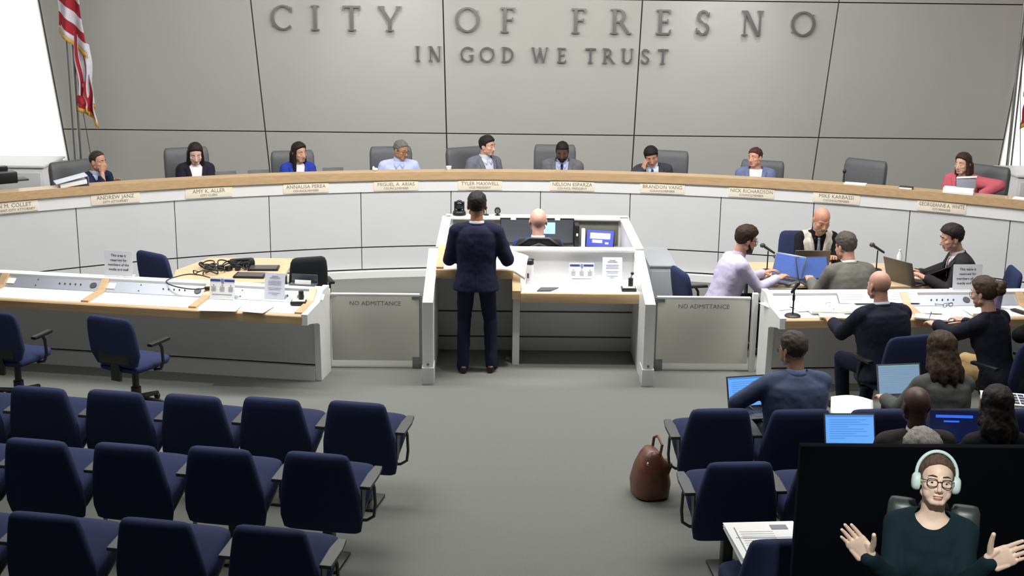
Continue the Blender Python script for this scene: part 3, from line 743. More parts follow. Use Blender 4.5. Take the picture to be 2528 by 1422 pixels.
def person(label, x, y, z0=0, rz=0, hip=.53, lean=0, side=0, twist=0, head=(0, 0, 0), rh=None, lh=None, rpole=(.38, -.45, -1), lpole=(-.38, -.45, -1),
           rha=None, lha=None, curl=.5, legs='sit', sex='m', size=1, fat=1, sk='#c99b7f', hair='short', hc='#2a2220', hT=.012, top='suit', tc='#23283a',
           shirt='#dfe3ec', tie=None, pants='#23262f', shoe='#2a1d17', beard=None, glasses=None, hvox=.0055, feet=None, vcut=.2, loc_hands=True, brow=True, knees=None, extra=None, lap=True, hs=1.1, nz=.068, crew=False):
    root = thing('person', label, 'person', (x, y, z0), rz); root.scale = (size,)*3
    tab = [(z, hw*(fat if z < .45 else 1+(fat-1)*.35), hd*((1+(fat-1)*1.3) if z < .45 else 1), yo) for z, hw, hd, yo in (TORSO_M if sex == 'm' else TORSO_F)]
    T = M.Translation((0, 0, hip)) @ M.Rotation(rad(twist), 4, 'Z') @ M.Rotation(rad(side), 4, 'Y') @ M.Rotation(rad(-lean), 4, 'X')
    Ti = T.inverted(); Tr = T.to_3x3()
    HR = M.Rotation(rad(twist*.5+head[0]), 3, 'Z') @ M.Rotation(rad(head[1]), 3, 'X') @ M.Rotation(rad(head[2]), 3, 'Y')
    N = T @ V((0, 0, .52))
    nk = M.Rotation(rad(twist), 3, 'Z') @ M.Rotation(rad(side*.5), 3, 'Y') @ M.Rotation(rad(-lean*.6), 3, 'X') @ V((0, .014, nz))
    HC = N+nk+HR @ V((0, .022, .083*hs)); HT = M.Translation(HC) @ HR.to_4x4() @ M.Diagonal((hs, hs, hs, 1))
    sw = (.18 if sex == 'm' else .15)*fat**.5
    SR, SL = T @ V((sw, -.005, .435)), T @ V((-sw, -.005, .435))
    k_ = 1 if sex == 'm' else .93; l1, l2 = .29*k_, .255*k_
    rw = V(rh) if rh else V((.13, .33, hip+.12)); lw = V(lh) if lh else V((-.13, .33, hip+.12))
    ER, rw = ik(SR, rw, l1, l2, rpole); EL, lw = ik(SL, lw, l1, l2, lpole)
    fw_ = lambda a, b_: (b_-a).normalized()
    # legs
    HJ = [V((s*.092, 0, hip-.02)) for s in (1, -1)]
    if legs == 'sit':
        AN = [V((s*.11, .43, .09)) for s in (1, -1)] if feet is None else [V(f) for f in feet]
        KN = [ik(h_, a_, .42, .42, (s*.25, .6, 1))[0] for h_, a_, s in zip(HJ, AN, (1, -1))]
    else:
        AN = [V((s*.115, -.02, .09)) for s in (1, -1)] if feet is None else [V(f) for f in feet]
        KN = [ik(h_, a_, .43, .43, (s*.1, 1, 0))[0] for h_, a_, s in zip(HJ, AN, (1, -1))]
    # ---- body
    b = B(); b.loft(torso_secs(T, tab, 0), 24, 2.4)
    for s in (1, -1): b.ell(T @ V((s*sw, -.005, .43)), (.055, .055, .055))
    for S_, E_2, W_ in ((SR, ER, rw), (SL, EL, lw)):
        b.cone(S_, .047*k_, E_2, .038*k_); b.cone(E_2, .038*k_, W_, .027*k_)
    if sex == 'f':
        for s in (1, -1): b.ell(T @ V((s*.068, .082, .275)), (.058, .05, .056))
    for h_, kn, an in zip(HJ, KN, AN): b.cone(h_, .085, kn, .055); b.cone(kn, .052, an, .038)
    b.cone(T @ V((0, -.008, .47)), .062*k_, HC+HR @ V((0, -.022, -.05))*hs, .056*k_)
    body = remesh(b, .011, 3)
    hb = head_parts(sex == 'f', fat=1+(fat-1)*.5); hb.cone((0, -.022, -.05), .053*k_, HT.inverted() @ (N+nk*.2-V((0, .0, .03))), .056*k_)
    hm = remesh(hb, hvox, 3 if hvox > .005 else 8, .45); hm.transform(HT)
    mes = [body, hm]
    for W_, E_2, hv, sg in ((rw, ER, rha, 1), (lw, EL, lha, -1)):
        d = fw_(E_2, W_)
        if hv is None: a, n_ = d, V((0, 0, -1)) if abs(d.z) < .8 else V((-sg, 0, 0))
        else: a, n_ = V(hv[0]), V(hv[1])
        cu = hv[2] if hv is not None and len(hv) > 2 else curl; th = hv[3] if hv is not None and len(hv) > 3 else .4
        mes.append(hand_mesh(W_+d*.0, a, n_, sg, cu, hv[5] if hv is not None and len(hv) > 5 else .1, th, k_*(1.3 if hvox < .005 else 1.04), max(.003, hvox*.68), fing=hv[4] if hv is not None and len(hv) > 4 else None))
    SK = skin(sk); link('body', join(*mes), SK, root)
    # ---- hair
    hd = lambda bb, nm, m_, vox=None: (lambda me: (me.transform(HT), link(nm, me, m_, root))[1])(smoothen(remesh(bb, vox, 2)) if vox else bb.mesh(nm, True, 80))
    HM = haircol(hc) if hc else None
    if hair in ('short', 'recede'): hd(hair_cap(hair, hT, len(label)), 'hair', HM)
    elif hair == 'long':
        bb = hair_cap('long', .014, len(label)); bb.cone((0, -.075, .02), .06, (0, -.085, -.17), .055)
        for s in (1, -1): bb.cone((s*.062, .015, .055), .024, (s*.074, .0, -.06), .026); bb.cone((s*.074, .0, -.06), .028, (s*.085, .02, -.235), .022)
        for s in (1, -1): bb.cone((s*.05, -.06, -.02), .045, (s*.06, -.06, -.19), .04)
        hd(bb, 'hair', HM, .007)
    elif hair == 'bob':
        bb = hair_cap('long', .02, 3); bb.ell((0, -.04, -.04), (.094, .09, .11)); bb.ell((0, -.045, -.09), (.108, .092, .075))
        for i in range(16):
            a = pi*.93+i*pi*1.14/15; r_ = .085+.008*(i % 3); bb.ell((r_*cos(a), -.035+r_*.95*sin(a), -.10-.025*(i % 3)), (.026, .026, .07))
        for s in (1, -1): bb.cone((s*.07, .02, .04), .024, (s*.088, .01, -.1), .026)
        hb_ = wrinkle(remesh(bb, .007, 8), .006, 22, 1); hb_.transform(HT); link('hair', smoothen(hb_), HM, root)
    elif hair == 'bun':
        bb = hair_cap('back', .016, 5); bb.ell((.0, -.03, .035), (.086, .1, .092))
        for i in range(14):
            a = i*2.4; bb.ell((.036*cos(a), -.14+.03*sin(a*1.7), .035+.036*sin(a)), (.03, .028, .026))
        hd(bb, 'hair', HM, .006)
    elif hair == 'pulled': hd(hair_cap('back', .006, 2), 'hair', HM)
    # ---- face
    for s in (1, -1):
        e = B().ell((s*.031, .0695, -.003), (.0135, .0135, .0115), n=16); e.m(1).ell((s*.031, .0771, -.004), (.0080, .0078, .0078), n=12)
        hd(e, 'eye', [EYEW, IRIS])
        if brow and HM: hd(B().cone((s*.015, .0905, .0255), .003 if sex == 'f' else .004, (s*.033, .086, .030), .003 if sex == 'f' else .0042, n=8).cone((s*.033, .086, .030), .003, (s*.05, .071, .024), .002, n=8), 'eyebrow', HM)
    hd(B().ell((0, .0862, -.0655), (.0235, .0075, .0036)).ell((0, .0852, -.0755), (.020, .0080, .0046)), 'lips', mat('lips_'+str(list(SKINS).index(sk)), '#%02x%02x%02x' % tuple(int(int(sk[i:i+2], 16)*f) for i, f in ((1, .80), (3, .66), (5, .66))), .45))
    if beard:
        bb = B(); bb.ell((0, .034, -.076), (.057*fat**.5, .056, .046), n=20)
        for s in (1, -1): bb.cone((s*.066, .0, -.03), .010, (s*.05, .03, -.075), .022); bb.cone((0, .093, -.054), .006, (s*.026, .078, -.066), .008)
        bb.ell((0, .07, -.1), (.032, .024, .022))
        hd(bb, 'beard', haircol(beard), .006)
    if glasses:
        bb = B()
        for s in (1, -1):
            pts = [V((s*.033+.0235*math.copysign(abs(cos(a))**.7, cos(a)), .099-.010*abs(cos(a) if s*cos(a) > 0 else 0), -.004+.0185*math.copysign(abs(sin(a))**.75, sin(a)))) for a in [i*pi/10 for i in range(21)]]
            bb.tube(pts, .0021, 6); bb.tube([(s*.056, .091, .004), (s*.072, .06, .004), (s*.078, .0, .002), (s*.078, -.015, -.012)], .002, 6)
        bb.tube([(-.011, .101, .0), (0, .104, .004), (.011, .101, .0)], .002, 6)
        hd(bb, 'glasses', glasses)
    # ---- clothes
    def sleeves(bb, off, u0, u1, wl=.93):
        for S_, E_2, W_ in ((SR, ER, rw), (SL, EL, lw)):
            bb.cone(S_, (.053+off)*u0, E_2, (.042+off)*u0); bb.cone(E_2, (.042+off)*u1, E_2+(W_-E_2)*wl, (.031+off)*u1)
        for s in (1, -1): bb.ell(T @ V((s*(sw-.004), -.005, .432)), ((.058 if sex == 'm' else .05)+off,)*3)
        for s in (1, -1): bb.cone(T @ V((s*.05, -.012, .49)), .03+off, T @ V((s*sw*.9, -.01, .455)), .042+off)
    def bust(bb, off):
        if sex == 'f':
            for s in (1, -1): bb.ell(T @ V((s*.066, .08, .275)), (.06+off, .05+off, .06+off))
    hem = -.12 if legs == 'sit' else -.135
    shirt_like = top in ('suit', 'vest', 'shirt', 'tee')
    tl = lambda p: Ti @ p
    def make_top(off, neck_r, zc, sl, flare=0, hem_=hem, wl=.93, wr=.004, seed=0, sm=5):
        bb = B(); tb = [(max(z, hem_) if z < -.1 else z, hw, hd_, yo) for z, hw, hd_, yo in tab]
        bb.loft(torso_secs(T, tb, off, None, .52, flare), 28, 2.4); bust(bb, off)
        if sl: sleeves(bb, off, 1, 1, wl)
        elif top == 'vest':
            for s in (1, -1): bb.cone(T @ V((s*.06, -.012, .475)), .045, T @ V((s*.125, -.01, .462)), .058)
        if legs == 'sit' and lap: bb.ell(V((0, .02, hip-.06)), (.17*fat+off, .15+off, .09))
        me = remesh(bb, .0105, sm); wrinkle(me, wr, 11, seed); return me
    if top == 'sweater':
        me = make_top(.011, 0, 0, True, wl=1.02)
        me = cut(me, lambda p: (lambda q: q.z > .43 and (q.x**2+(q.y-.0)**2) < (.084 if q.y > -.0 else .062)**2 and q.z > .462-.28*max(0, q.y))(tl(p)))
        o = link('sweater', smoothen(me), fabric(tc), root); md = o.modifiers.new('s', 'SOLIDIFY'); md.thickness = .006
    elif top in ('suit', 'blazer', 'vest'):
        so = .009
        sh = make_top(so, 0, 0, top == 'vest', wl=.97)
        bb = B(); bb.cone(T @ V((0, -.006, .475)), .078*k_, T @ V((0, -.002, .528)), .0705*k_); 
        if sex == 'm' and not crew: cl = remesh(bb, .007, 1); sh = join(sh, cut(cl, lambda p: tl(p).z > .545))
        sh_o = link('shirt', smoothen(sh), fabric(shirt), root)
        me = make_top(.024 if top != 'vest' else .027, 0, 0, top != 'vest', flare=.25, wl=.9, wr=.0055, seed=len(label))
        vw = .058 if top == 'vest' else .078 if sex == 'm' else .066
        def kill(p):
            q = tl(p)
            if q.z > (.445 if q.y > 0 else .492) and q.x**2+(q.y+.005)**2 < .084**2: return True
            if q.z > .47 and abs(q.x) < .075 and q.y > -.01: return True
            return q.y > .02 and q.z > vcut and abs(q.x) < vw*((q.z-vcut)/(.48-vcut))**.8+.002
        jk = cut(me, kill)
        if top == 'vest': jk = cut(jk, lambda p: (lambda q: abs(q.x) > sw*.93 and q.z > .2)(tl(p)) and False)
        bv = BVHTree.FromPolygons([v.co.copy() for v in jk.vertices], [tuple(p.vertices) for p in jk.polygons])
        bs = BVHTree.FromPolygons([v.co.copy() for v in sh.vertices], [tuple(p.vertices) for p in sh.polygons])
        fd = Tr @ V((0, -1, 0))
        o = link('jacket' if top != 'vest' else 'waistcoat', smoothen(jk), fabric(tc), root); md = o.modifiers.new('s', 'SOLIDIFY'); md.thickness = .005
        def onto(bvh, qx, qz, off):
            h = bvh.ray_cast(T @ V((qx, .6, qz)), fd)
            return (h[0]-fd*off) if h[0] else None
        if top != 'vest' or True:
            for s in (1, -1):
                bb = B(); prev = None
                for i in range(9):
                    f = i/8; z = .475+(vcut-.01-.475)*f; xi = vw*max(0, (z-vcut)/(.48-vcut))**.8*s; wd_ = .055*(1-f)**.6+.006
                    if .25 < f < .5: wd_ += .012
                    r_ = [onto(bv, xi+s*(.004+wd_*q), z, .007) or onto(bs, xi+s*(.004+wd_*q), z, .014) for q in (0, .5, 1)]
                    if None in r_: prev = None; continue
                    if prev:
                        for a_ in range(2): bb.bm.faces.new([bb.bm.verts.new(p) for p in (prev[a_], prev[a_+1], r_[a_+1], r_[a_])])
                    prev = r_
                if len(bb.bm.faces):
                    bmesh.ops.remove_doubles(bb.bm, verts=bb.bm.verts, dist=1e-5)
                    lo = bb.obj('lapel', fabric(tc), root); md = lo.modifiers.new('s', 'SOLIDIFY'); md.thickness = .004
        if tie:
            bb = B(); prev = None
            for i in range(13):
                f = i/12; z = .478-.40*f; w2 = .016 if i == 0 else (.012+.022*f)
                r_ = [onto(bs, q*w2, z, .008+.004*(1-abs(q))) for q in (-1, 0, 1)]
                if None in r_: continue
                if prev:
                    for a_ in range(2): bb.bm.faces.new([bb.bm.verts.new(p) for p in (prev[a_], prev[a_+1], r_[a_+1], r_[a_])])
                prev = r_
            bmesh.ops.remove_doubles(bb.bm, verts=bb.bm.verts, dist=1e-5)
            h = onto(bs, 0, .468, .006)
            if h: bb.ell(h, (.018, .012, .018))
            lo = bb.obj('tie', fabric(tie, .5), root); md = lo.modifiers.new('s', 'SOLIDIFY'); md.thickness = .004
        if top != 'vest':
            def ring_(u, v):
                a = rad(-205+230*u); r_ = .0885-.010*v; dip = max(0, sin(a))
                return T @ V((r_*1.02*cos(a)*k_, -.006+r_*.98*sin(a)*k_, .474+.052*v-.03*dip))
            lo = B().grid(ring_, 22, 4).obj('jacket_collar', fabric(tc), root); md = lo.modifiers.new('s', 'SOLIDIFY'); md.thickness = .006
            if legs == 'stand':
                bb = B(); pr = None
                for i in range(9):
                    z = -.132+.026*i; h = [bv.ray_cast(T @ V((q, -.6, z)), -fd)[0] for q in (-.0025, .0025)]
                    if None not in h:
                        h = [p+fd*.004 for p in h]
                        if pr: bb.bm.faces.new([bb.bm.verts.new(p) for p in (pr[0], pr[1], h[1], h[0])])
                        pr = h
                if len(bb.bm.faces): bb.obj('vent', fabric('#0d0e18'), root)
        # collar wings
        if sex == 'm' and not crew:
            for s in (1, -1):
                bb = B(); a_ = [onto(bs, s*.008, .475, .008), onto(bs, s*.05, .492, .006), onto(bs, s*.062, .46, .008), onto(bs, s*.035, .43, .010)]
                if None not in a_:
                    bb.bm.faces.new([bb.bm.verts.new(p) for p in a_]); lo = bb.obj('collar', fabric(shirt), root); md = lo.modifiers.new('s', 'SOLIDIFY'); md.thickness = .004
    elif top in ('shirt', 'tee'):
        sh = make_top(.014, 0, 0, True, wl=.95, wr=.006, seed=4)
        if top == 'shirt': bb = B(); bb.cone(T @ V((0, -.004, .465)), .075*k_, T @ V((0, .0, .523)), .067*k_); sh = join(sh, remesh(bb, .007, 1))
        link('shirt', smoothen(sh), fabric(tc), root)
        bs = BVHTree.FromPolygons([v.co.copy() for v in sh.vertices], [tuple(p.vertices) for p in sh.polygons]); fd = Tr @ V((0, -1, 0))
        for s in (1, -1):
            a_ = [bs.ray_cast(T @ V((qx, .6, qz)), fd)[0] for qx, qz in ((s*.006, .475), (s*.055, .495), (s*.066, .46), (s*.038, .425))]
            if None not in a_:
                bb = B(); bb.bm.faces.new([bb.bm.verts.new(p-fd*.008) for p in a_]); lo = bb.obj('collar', fabric(tc), root); md = lo.modifiers.new('s', 'SOLIDIFY'); md.thickness = .004
    # trousers and shoes
    bb = B(); bb.loft([(V((0, 0, hip+z)), V((hw*fat, 0, 0)), V((0, hd_*fat, 0))) for z, hw, hd_ in ((-.12, .15, .11), (-.04, .178, .125), (.05, .165, .118))], 24, 2.4)
    for h_, kn, an in zip(HJ, KN, AN):
        bb.cone(h_+V((0, 0, -.01)), .096, kn, .068); bb.cone(kn, .068, an+V((0, 0, -.03)), .058)
    me = remesh(bb, .012, 4); wrinkle(me, .005, 9, 2); link('trousers', smoothen(me), fabric(pants), root)
    for i, (kn, an) in enumerate(zip(KN, AN)):
        fy = -.0; s = 1 if i == 0 else -1
        d = (M.Rotation(-s*.18, 3, 'Z') @ V((0, 1, 0)))
        if legs == 'sit' and abs(an.z-.09) > .02: pass
        c0 = V((an.x, an.y, an.z-.09)); q = d.cross(V((0, 0, 1)))
        bb = B().loft([(c0+d*f+V((0, 0, z)), q*hw, V((0, 0, hh))) for f, hw, z, hh in ((-.075, .02, .03, .028), (-.06, .034, .035, .034), (.0, .038, .045, .044), (.07, .045, .036, .035), (.14, .044, .028, .027), (.185, .028, .024, .022), (.2, .012, .02, .016))], 18, 2.6)
        bb.obj('shoe', mat('shoe_'+shoe.lstrip('#'), shoe, .35), root, ang=70)
    root['_'] = 0; del root['_']
    return root, dict(T=T, HT=HT, rw=rw, lw=lw)
# ---------------------------------------------------------------- everybody
def dais_person(lab, a, tw, R=11.42, z0=.23, **k):
    p = arcpt(R, a, z0); k.setdefault('size', 1.06); k.setdefault('hs', .99); k.setdefault('nz', .047)
    return person(lab, p.x, p.y, z0, pi-a+tw, **k)
dais_person('man in dark navy suit resting his chin on his hand at the dais', -.496, .55, lean=8, head=(8, -4, 0), rh=(.02, .20, 1.055), rpole=(.7, .1, -1), rha=((-.35, .1, .9), (-.2, -1, .1), .9, .2),
             lh=(-.1, .30, .90), sk='#c08f76', hair='recede', hc='#3a302b', hT=.006, top='suit', tc='#1f2740', shirt='#b9c4e2', vcut=.12)
dais_person('woman with long dark hair, black blazer and white blouse at the dais', -.384, 0, sex='f', lean=4, head=(-4, -22, 0), sk='#e0b9a6', hair='long', hc='#241b1a', top='blazer', tc='#23222e', shirt='#f2f0f2', vcut=.05, size=1.1)
dais_person('woman with long dark hair in a royal blue blazer at the dais', -.269, .1, sex='f', lean=5, head=(24, -6, 3), sk='#c99a80', hair='long', hc='#231917', top='blazer', tc='#2b3f9c', shirt='#e6e8ee', vcut=.05, size=1.06)
dais_person('grey-haired man with glasses in a pale blue shirt at the dais', -.152, 0, lean=6, head=(42, -12, 0), sk='#b5835f', hair='short', hc='#6c6b68', hT=.008, top='shirt', tc='#b9c3ea', glasses=BLACK, rh=(.3, .28, .72), lh=(-.32, .25, .72), size=1.07, fat=1.08)
dais_person('dark-haired man in a grey suit looking to the side beside the dais centre', -.055, .62, lean=4, side=-3, head=(18, -2, 0), sk='#cf9f88', hair='short', hc='#231d1c', hT=.014, top='suit', tc='#6c6d78', shirt='#ccd3e4', vcut=.1, size=1.1, rh=(.22, .3, .72))
dais_person('bearded man with dark skin in a grey suit and navy tie at the dais', .041, -.05, lean=8, head=(0, -24, 0), sk='#5c3f33', hair='short', hc='#191513', hT=.005, top='suit', tc='#66666a', shirt='#aebbdc', tie='#141b3a', beard='#171312', vcut=.06, size=1.08, fat=1.12)
dais_person('black-haired man in a dark suit propping his face on his hand', .150, 0, lean=12, side=4, head=(6, -24, 12), sk='#c08d74', hair='short', hc='#191717', hT=.018, top='suit', tc='#3b3c46', shirt='#dce4f4', tie='#24489a', vcut=.06, size=1.06,
            rh=(.15, .25, .985), rpole=(.8, .1, -.8), rha=((-.3, -.15, 1), (-.9, -.5, 0), .35, .3))
dais_person('man in a slate blue jacket over a white T-shirt at the dais', .266, .05, lean=2, head=(-34, 0, 4), sk='#d39b85', hair='short', hc='#4a2c28', hT=.008, top='suit', tc='#6b7597', shirt='#f4f4f6', vcut=.04, size=1.05, crew=True)
dais_person('woman with long brown hair in a coral jacket leafing through papers', .494, -.1, sex='f', lean=4, R=11.46, z0=.29, head=(-22, -6, 0), sk='#dcae9b', hair='long', hc='#3f2a22', top='blazer', tc='#c5616d', shirt='#8d5c62', vcut=.2, size=1.08,
            lh=(-.26, .22, .86), lpole=(-.9, -.2, .2), lha=((.8, .5, -.1), (0, -.2, -1), .7, .3))
man, mi = person('standing man in a dark navy suit seen from behind at the podium', -.60, 12.2, 0, -.03, hip=.945, fat=1.03, legs='stand', lean=1, head=(0, -4, 0), rh=(.22, .25, 1.13), rpole=(.55, -.5, -1), lh=(-.16, .27, 1.13), lpole=(-.5, -.5, -1),
       rha=((.0, .9, .25), (-1, 0, 0), .6, .2), sk='#a9755a', hair='short', hc='#1c1614', hT=.008, top='suit', tc='#1d2038', shirt='#e4e4ea', pants='#1b1d33', shoe='#2a1512', size=1.02, feet=[(.15, .02, .09), (-.125, -.01, .09)], vcut=.12)
person('bald clerk in a navy blue suit seen from behind at the monitors', .03, 13.38, 0, 0, lean=4, sk='#cf9d8c', hair=None, hc=None, brow=False, top='suit', tc='#22386f', shirt='#dfe6f4', rh=(.30, .44, .79), lh=(-.2, .42, .79), size=1.05)
person('bearded man with glasses in a lavender shirt typing in profile', 1.90, 12.88, 0, -1.38, lean=19, head=(4, -14, 0), sk='#c9977f', hair='short', hc='#33231d', hT=.018, beard='#2b1d18', glasses=BLACK, top='shirt', tc='#c6c0dc', pants='#17171d', rh=(.1, .55, .785), lh=(-.14, .50, .785), size=1.03, hip=.53, fat=1.1)
person('bald man in a white waistcoat over a black shirt bending over a laptop', 3.16, 14.3, 0, pi+.05, lean=20, head=(6, -24, 0), sk='#c48e78', hair=None, hc='#8d8680', brow=True, beard='#a59a90', top='vest', tc='#c9c4b8', shirt='#19191c', tie='#8f96ad', pants='#222226', rh=(.13, .46, .785), lh=(-.1, .48, .785), size=1.04, vcut=.14)
person('man in a grey suit seen from behind between the two maple tables', 3.12, 12.34, 0, .22, lean=16, head=(14, -14, 0), sk='#c2917c', hair='short', hc='#4d4440', hT=.012, top='suit', tc='#6a6862', shirt='#dcdcdc', rh=(.2, .5, .775), lh=(-.2, .5, .775), size=1.04, fat=1.08)
person('dark-haired man in a black suit and red tie typing at the right table', 4.48, 12.98, 0, pi/2-.12, lean=15, head=(6, -13, 0), sk='#cf9d8a', hair='short', hc='#2c2220', hT=.015, top='suit', tc='#2b292b', shirt='#e4dfe4', tie='#6a2a30', pants='#222226', rh=(.13, .46, .79), lh=(-.13, .44, .79), size=1.04, fat=1.08, vcut=.12)
person('bald man in a navy jacket writing at the right desk', 2.98, 10.74, 0, .28, lean=14, head=(4, -6, 0), sk='#c4937f', hair=None, hc=None, brow=False, top='suit', tc='#191c2b', shirt='#d8dbe6', pants='#191c2e', rh=(.12, .62, .80), lh=(-.2, .55, .80), lpole=(-.5, -.4, -1), size=1.02, fat=1.24, hip=.55)
person('woman with a hair bun writing at the right desk in a black jacket', 3.92, 10.64, 0, .62, sex='f', lean=14, head=(6, -12, 0), sk='#d0a08c', hair='bun', hc='#4a3a2c', glasses=STEEL, top='blazer', tc='#1d1f2a', shirt='#c9c9cf', pants='#bfa070', rh=(.22, .50, .82), lh=(-.1, .56, .83), size=1.02, hip=.53)
person('person in black whose elbow alone shows at the right edge of the desk', 4.52, 10.6, 0, .1, lean=8, head=(0, -10, 0), sk='#c49a84', hair='short', hc='#221c1a', top='suit', tc='#131316', lh=(-.3, .2, .78), lpole=(-1, -.4, -.3), size=1.06)
person('man with glasses in a slate blue suit behind a bright laptop', 1.79, 8.97, 0, .12, lean=3, head=(22, -10, 0), sk='#a97d68', hair='short', hc='#453c38', hT=.009, glasses=BLACK, top='suit', tc='#48526e', shirt='#7f93c0', lh=(-.30, .36, .72), lpole=(-1, -.3, -.4), rh=(.02, .40, .72), size=1.0, fat=1.25, hip=.54)
person('woman with a wavy brown bob in a grey jacket, seen from behind', 2.88, 8.98, 0, .1, sex='f', lean=4, head=(8, -12, 0), sk='#c99c88', hair='bob', hc='#3a2a20', top='blazer', tc='#50524f', shirt='#bbbbbb', lh=(-.28, .38, .74), rh=(.02, .42, .74), size=1.0, fat=1.2)
person('bald man with dark skin in a dark jacket with a white collar', 2.33, 7.93, 0, .05, lean=-3, head=(4, -8, 0), sk='#4b3129', hair=None, hc=None, brow=False, top='suit', tc='#2d2928', shirt='#e6e4e6', lh=(-.14, .4, .7), rh=(.1, .4, .7), size=.98, fat=1.2, hip=.52)
person('person with straight grey hair low at the right, only the crown visible', 2.03, 6.86, 0, .05, lean=-2, head=(0, -12, 0), sk='#cfa893', hair='short', hc='#96908a', hT=.022, top='suit', tc='#23242a', size=1.03)
person('dark-haired person in black cut off by the right edge', 2.87, 7.95, 0, .05, sex='f', lean=-2, head=(0, -6, 0), sk='#b08d7c', hair='bob', hc='#15110f', top='blazer', tc='#15161b', size=.96, lh=(-.12, .4, .72))
# interpreter from the video inset, on a stand-in platform at the lower right, facing up to the camera
IZ = .64
ip, ii = person('woman in mint headphones and dark teal sweater signing with raised open hands', 1.50, 5.2, IZ, pi-.33, sex='f', lean=-8, head=(9, 17, -3), sk='#f2d6be', hair='pulled', hc='#5d4a3c', top='sweater', tc='#12292f', glasses=BLACK, hvox=.0035, hs=.98,
       rh=(.262, .24, .905), rpole=(-.2, .2, -1), fat=1.06, rha=((.62, .12, .78), (.25, 1, .3), .10, .42, (.10, .1, .14, .18), .0), lh=(-.25, .22, .955), lpole=(.25, .25, -1), lha=((-.80, .10, .58), (-.25, 1, .3), .08, .62, (.06, .1, .12, .14), .0), pants='#14161c', size=.94)
# ---------------------------------------------------------------- stand-ins for the interpreter's video inset
t = structure(B().box((1.75, 5.4, .32), (1.8, 1.35, .64), .01).obj('platform', CARPET, smooth=False))  # stand-in that lifts the interpreter to the height of the inset
t = thing('backdrop', 'black video-inset stand-in partition behind the woman in headphones', 'backdrop', (1.73, 5.83, 0), -.0)  # panel stands in for the dark background of the video inset
DARKP = mat('inset_black', '#03070d', .95, var=.3, scale=3, spec=.1)
B().box((0, 0, 1.175), (1.34, .05, 1.07), .004).obj('panel', DARKP, t)
B().box((0, -.02, .655), (1.3, .26, .03), .004).obj('foot', BLACK, t)
t = thing('leather_chair', 'dark green leather office chair of the woman in headphones', 'chair', (1.50, 5.18, IZ), pi-.33)
GRL = mat('green_leather', '#37423c', .38, var=.1, scale=20, bump=.1)
for x, w_ in ((-.158, .06), (-.055, .10), (.09, .075), (.172, .05)) if 0 else ((-.135, .085), (0, .10), (.135, .085)):
    secs = [((x, -.185-.12*(z-.5)*.8, z), (w_*(.72 if abs(x) < .01 else .78)*f, 0, 0), (0, .055*f2, 0)) for z, f, f2 in ((.46, .8, .5), (.50, 1, .9), (.7, 1, 1), (.88, 1, 1), (.94, .96, .8), (.965, .8, .4), (.97, .5, .1))]
    B().loft(secs, 24, 3).obj('backrest_cushion', GRL, t, ang=60)
B().loft([((0, y, .40), (hw, 0, 0), (0, 0, hh)) for y, hw, hh in ((-.22, .2, .02), (-.18, .25, .06), (.2, .26, .065), (.28, .2, .02))], 24, 4).obj('seat', GRL, t, ang=60)
star_base(t, r=.26, post=.36)
# headphones, worn
RM = M.Translation((1.50, 5.2, IZ)) @ M.Rotation(pi-.33, 4, 'Z') @ M.Diagonal((.94, .94, .94, 1)) @ ii['HT']
t = thing('headphones', 'mint white over-ear headphones worn by the signing woman', 'headphones', (0, 0, 0)); t.matrix_world = RM
MINT = mat('mint_plastic', '#cfe9e0', .4)
pts = [(.093*sin(a), -.008, .03+.108*cos(a)) for a in [rad(q) for q in range(-98, 99, 7)]]
B().tube(pts, .0085, 10).obj('headband', MINT, t)
for s in (-1, 1):
    B().loft([(V((s*x, -.006, -.012)), V((0, r*.78, 0)), V((0, 0, r))) for x, r in ((.073, .034), (.077, .041), (.09, .043), (.102, .040), (.110, .030), (.113, .012))], 24, 2.3).obj('ear_cup', MINT, t)

# ---------------------------------------------------------------- laptops and screens
def scr(name, h, e=1.0): return mat('screen_'+name, h, .3, emit=e)
def laptop(lab, x, y, z, rz, sm, body=DGREY, ang=108, w_=.33, d_=.225, lines=INKL, grp='laptops', content='text', tilt=0):
    t = thing('laptop', lab, 'laptop', (x, y, z), rz, grp)
    if tilt: t.rotation_euler = (tilt, 0, rz)
    B().box((0, 0, .009), (w_, d_, .016), .004).obj('base', body, t)
    b = B()
    for r in range(4):
        for c in range(11): b.box((-.13*w_/.33+.026*w_/.33*c, .075-.026*r, .018), (.02, .02, .003))
    b.obj('keyboard', BLACK, t, smooth=False)
    B().box((0, -.07, .0175), (.09, .05, .002)).obj('trackpad', body, t)
    R = M.Translation((0, d_/2-.004, .014)) @ M.Rotation(rad(ang-90), 4, 'X').inverted()
    me = B().box((0, 0, d_/2), (w_, .009, d_), .003).mesh('lid'); me.transform(R); lid = link('lid', me, body, t)
    me = B().box((0, -.0055, d_/2+.004), (w_-.022, .003, d_-.03)).mesh('screen', False); me.transform(R); s_ = link('screen', me, sm, lid)
    b = B()
    if content == 'text':
        for r in range(9):
            ww = (.24, .2, .25, .12, .22, .24, .17, .25, .1)[r]*w_/.33; b.box((-.13*w_/.33+ww/2, -.0078, d_-.045-.016*r), (ww, .001, .003))
        b.box((0, -.0078, d_-.018), (w_-.03, .001, .012))
    if content == 'image':
        b.box((0, -.0078, d_*.66), (w_*.7, .001, d_*.3)).box((-.03, -.0078, d_*.38), (w_*.35, .001, d_*.16)).box((.08, -.0078, d_*.3), (w_*.12, .001, d_*.1))
    if content == 'taskbar':
        b.box((0, -.0078, d_*.80), (w_*.72, .001, d_*.08)).box((-.02, -.0078, d_*.66), (w_*.3, .001, d_*.05))
    if len(b.bm.verts): me = b.mesh('c', False); me.transform(R); link('screen_content', me, lines, lid)
    return t
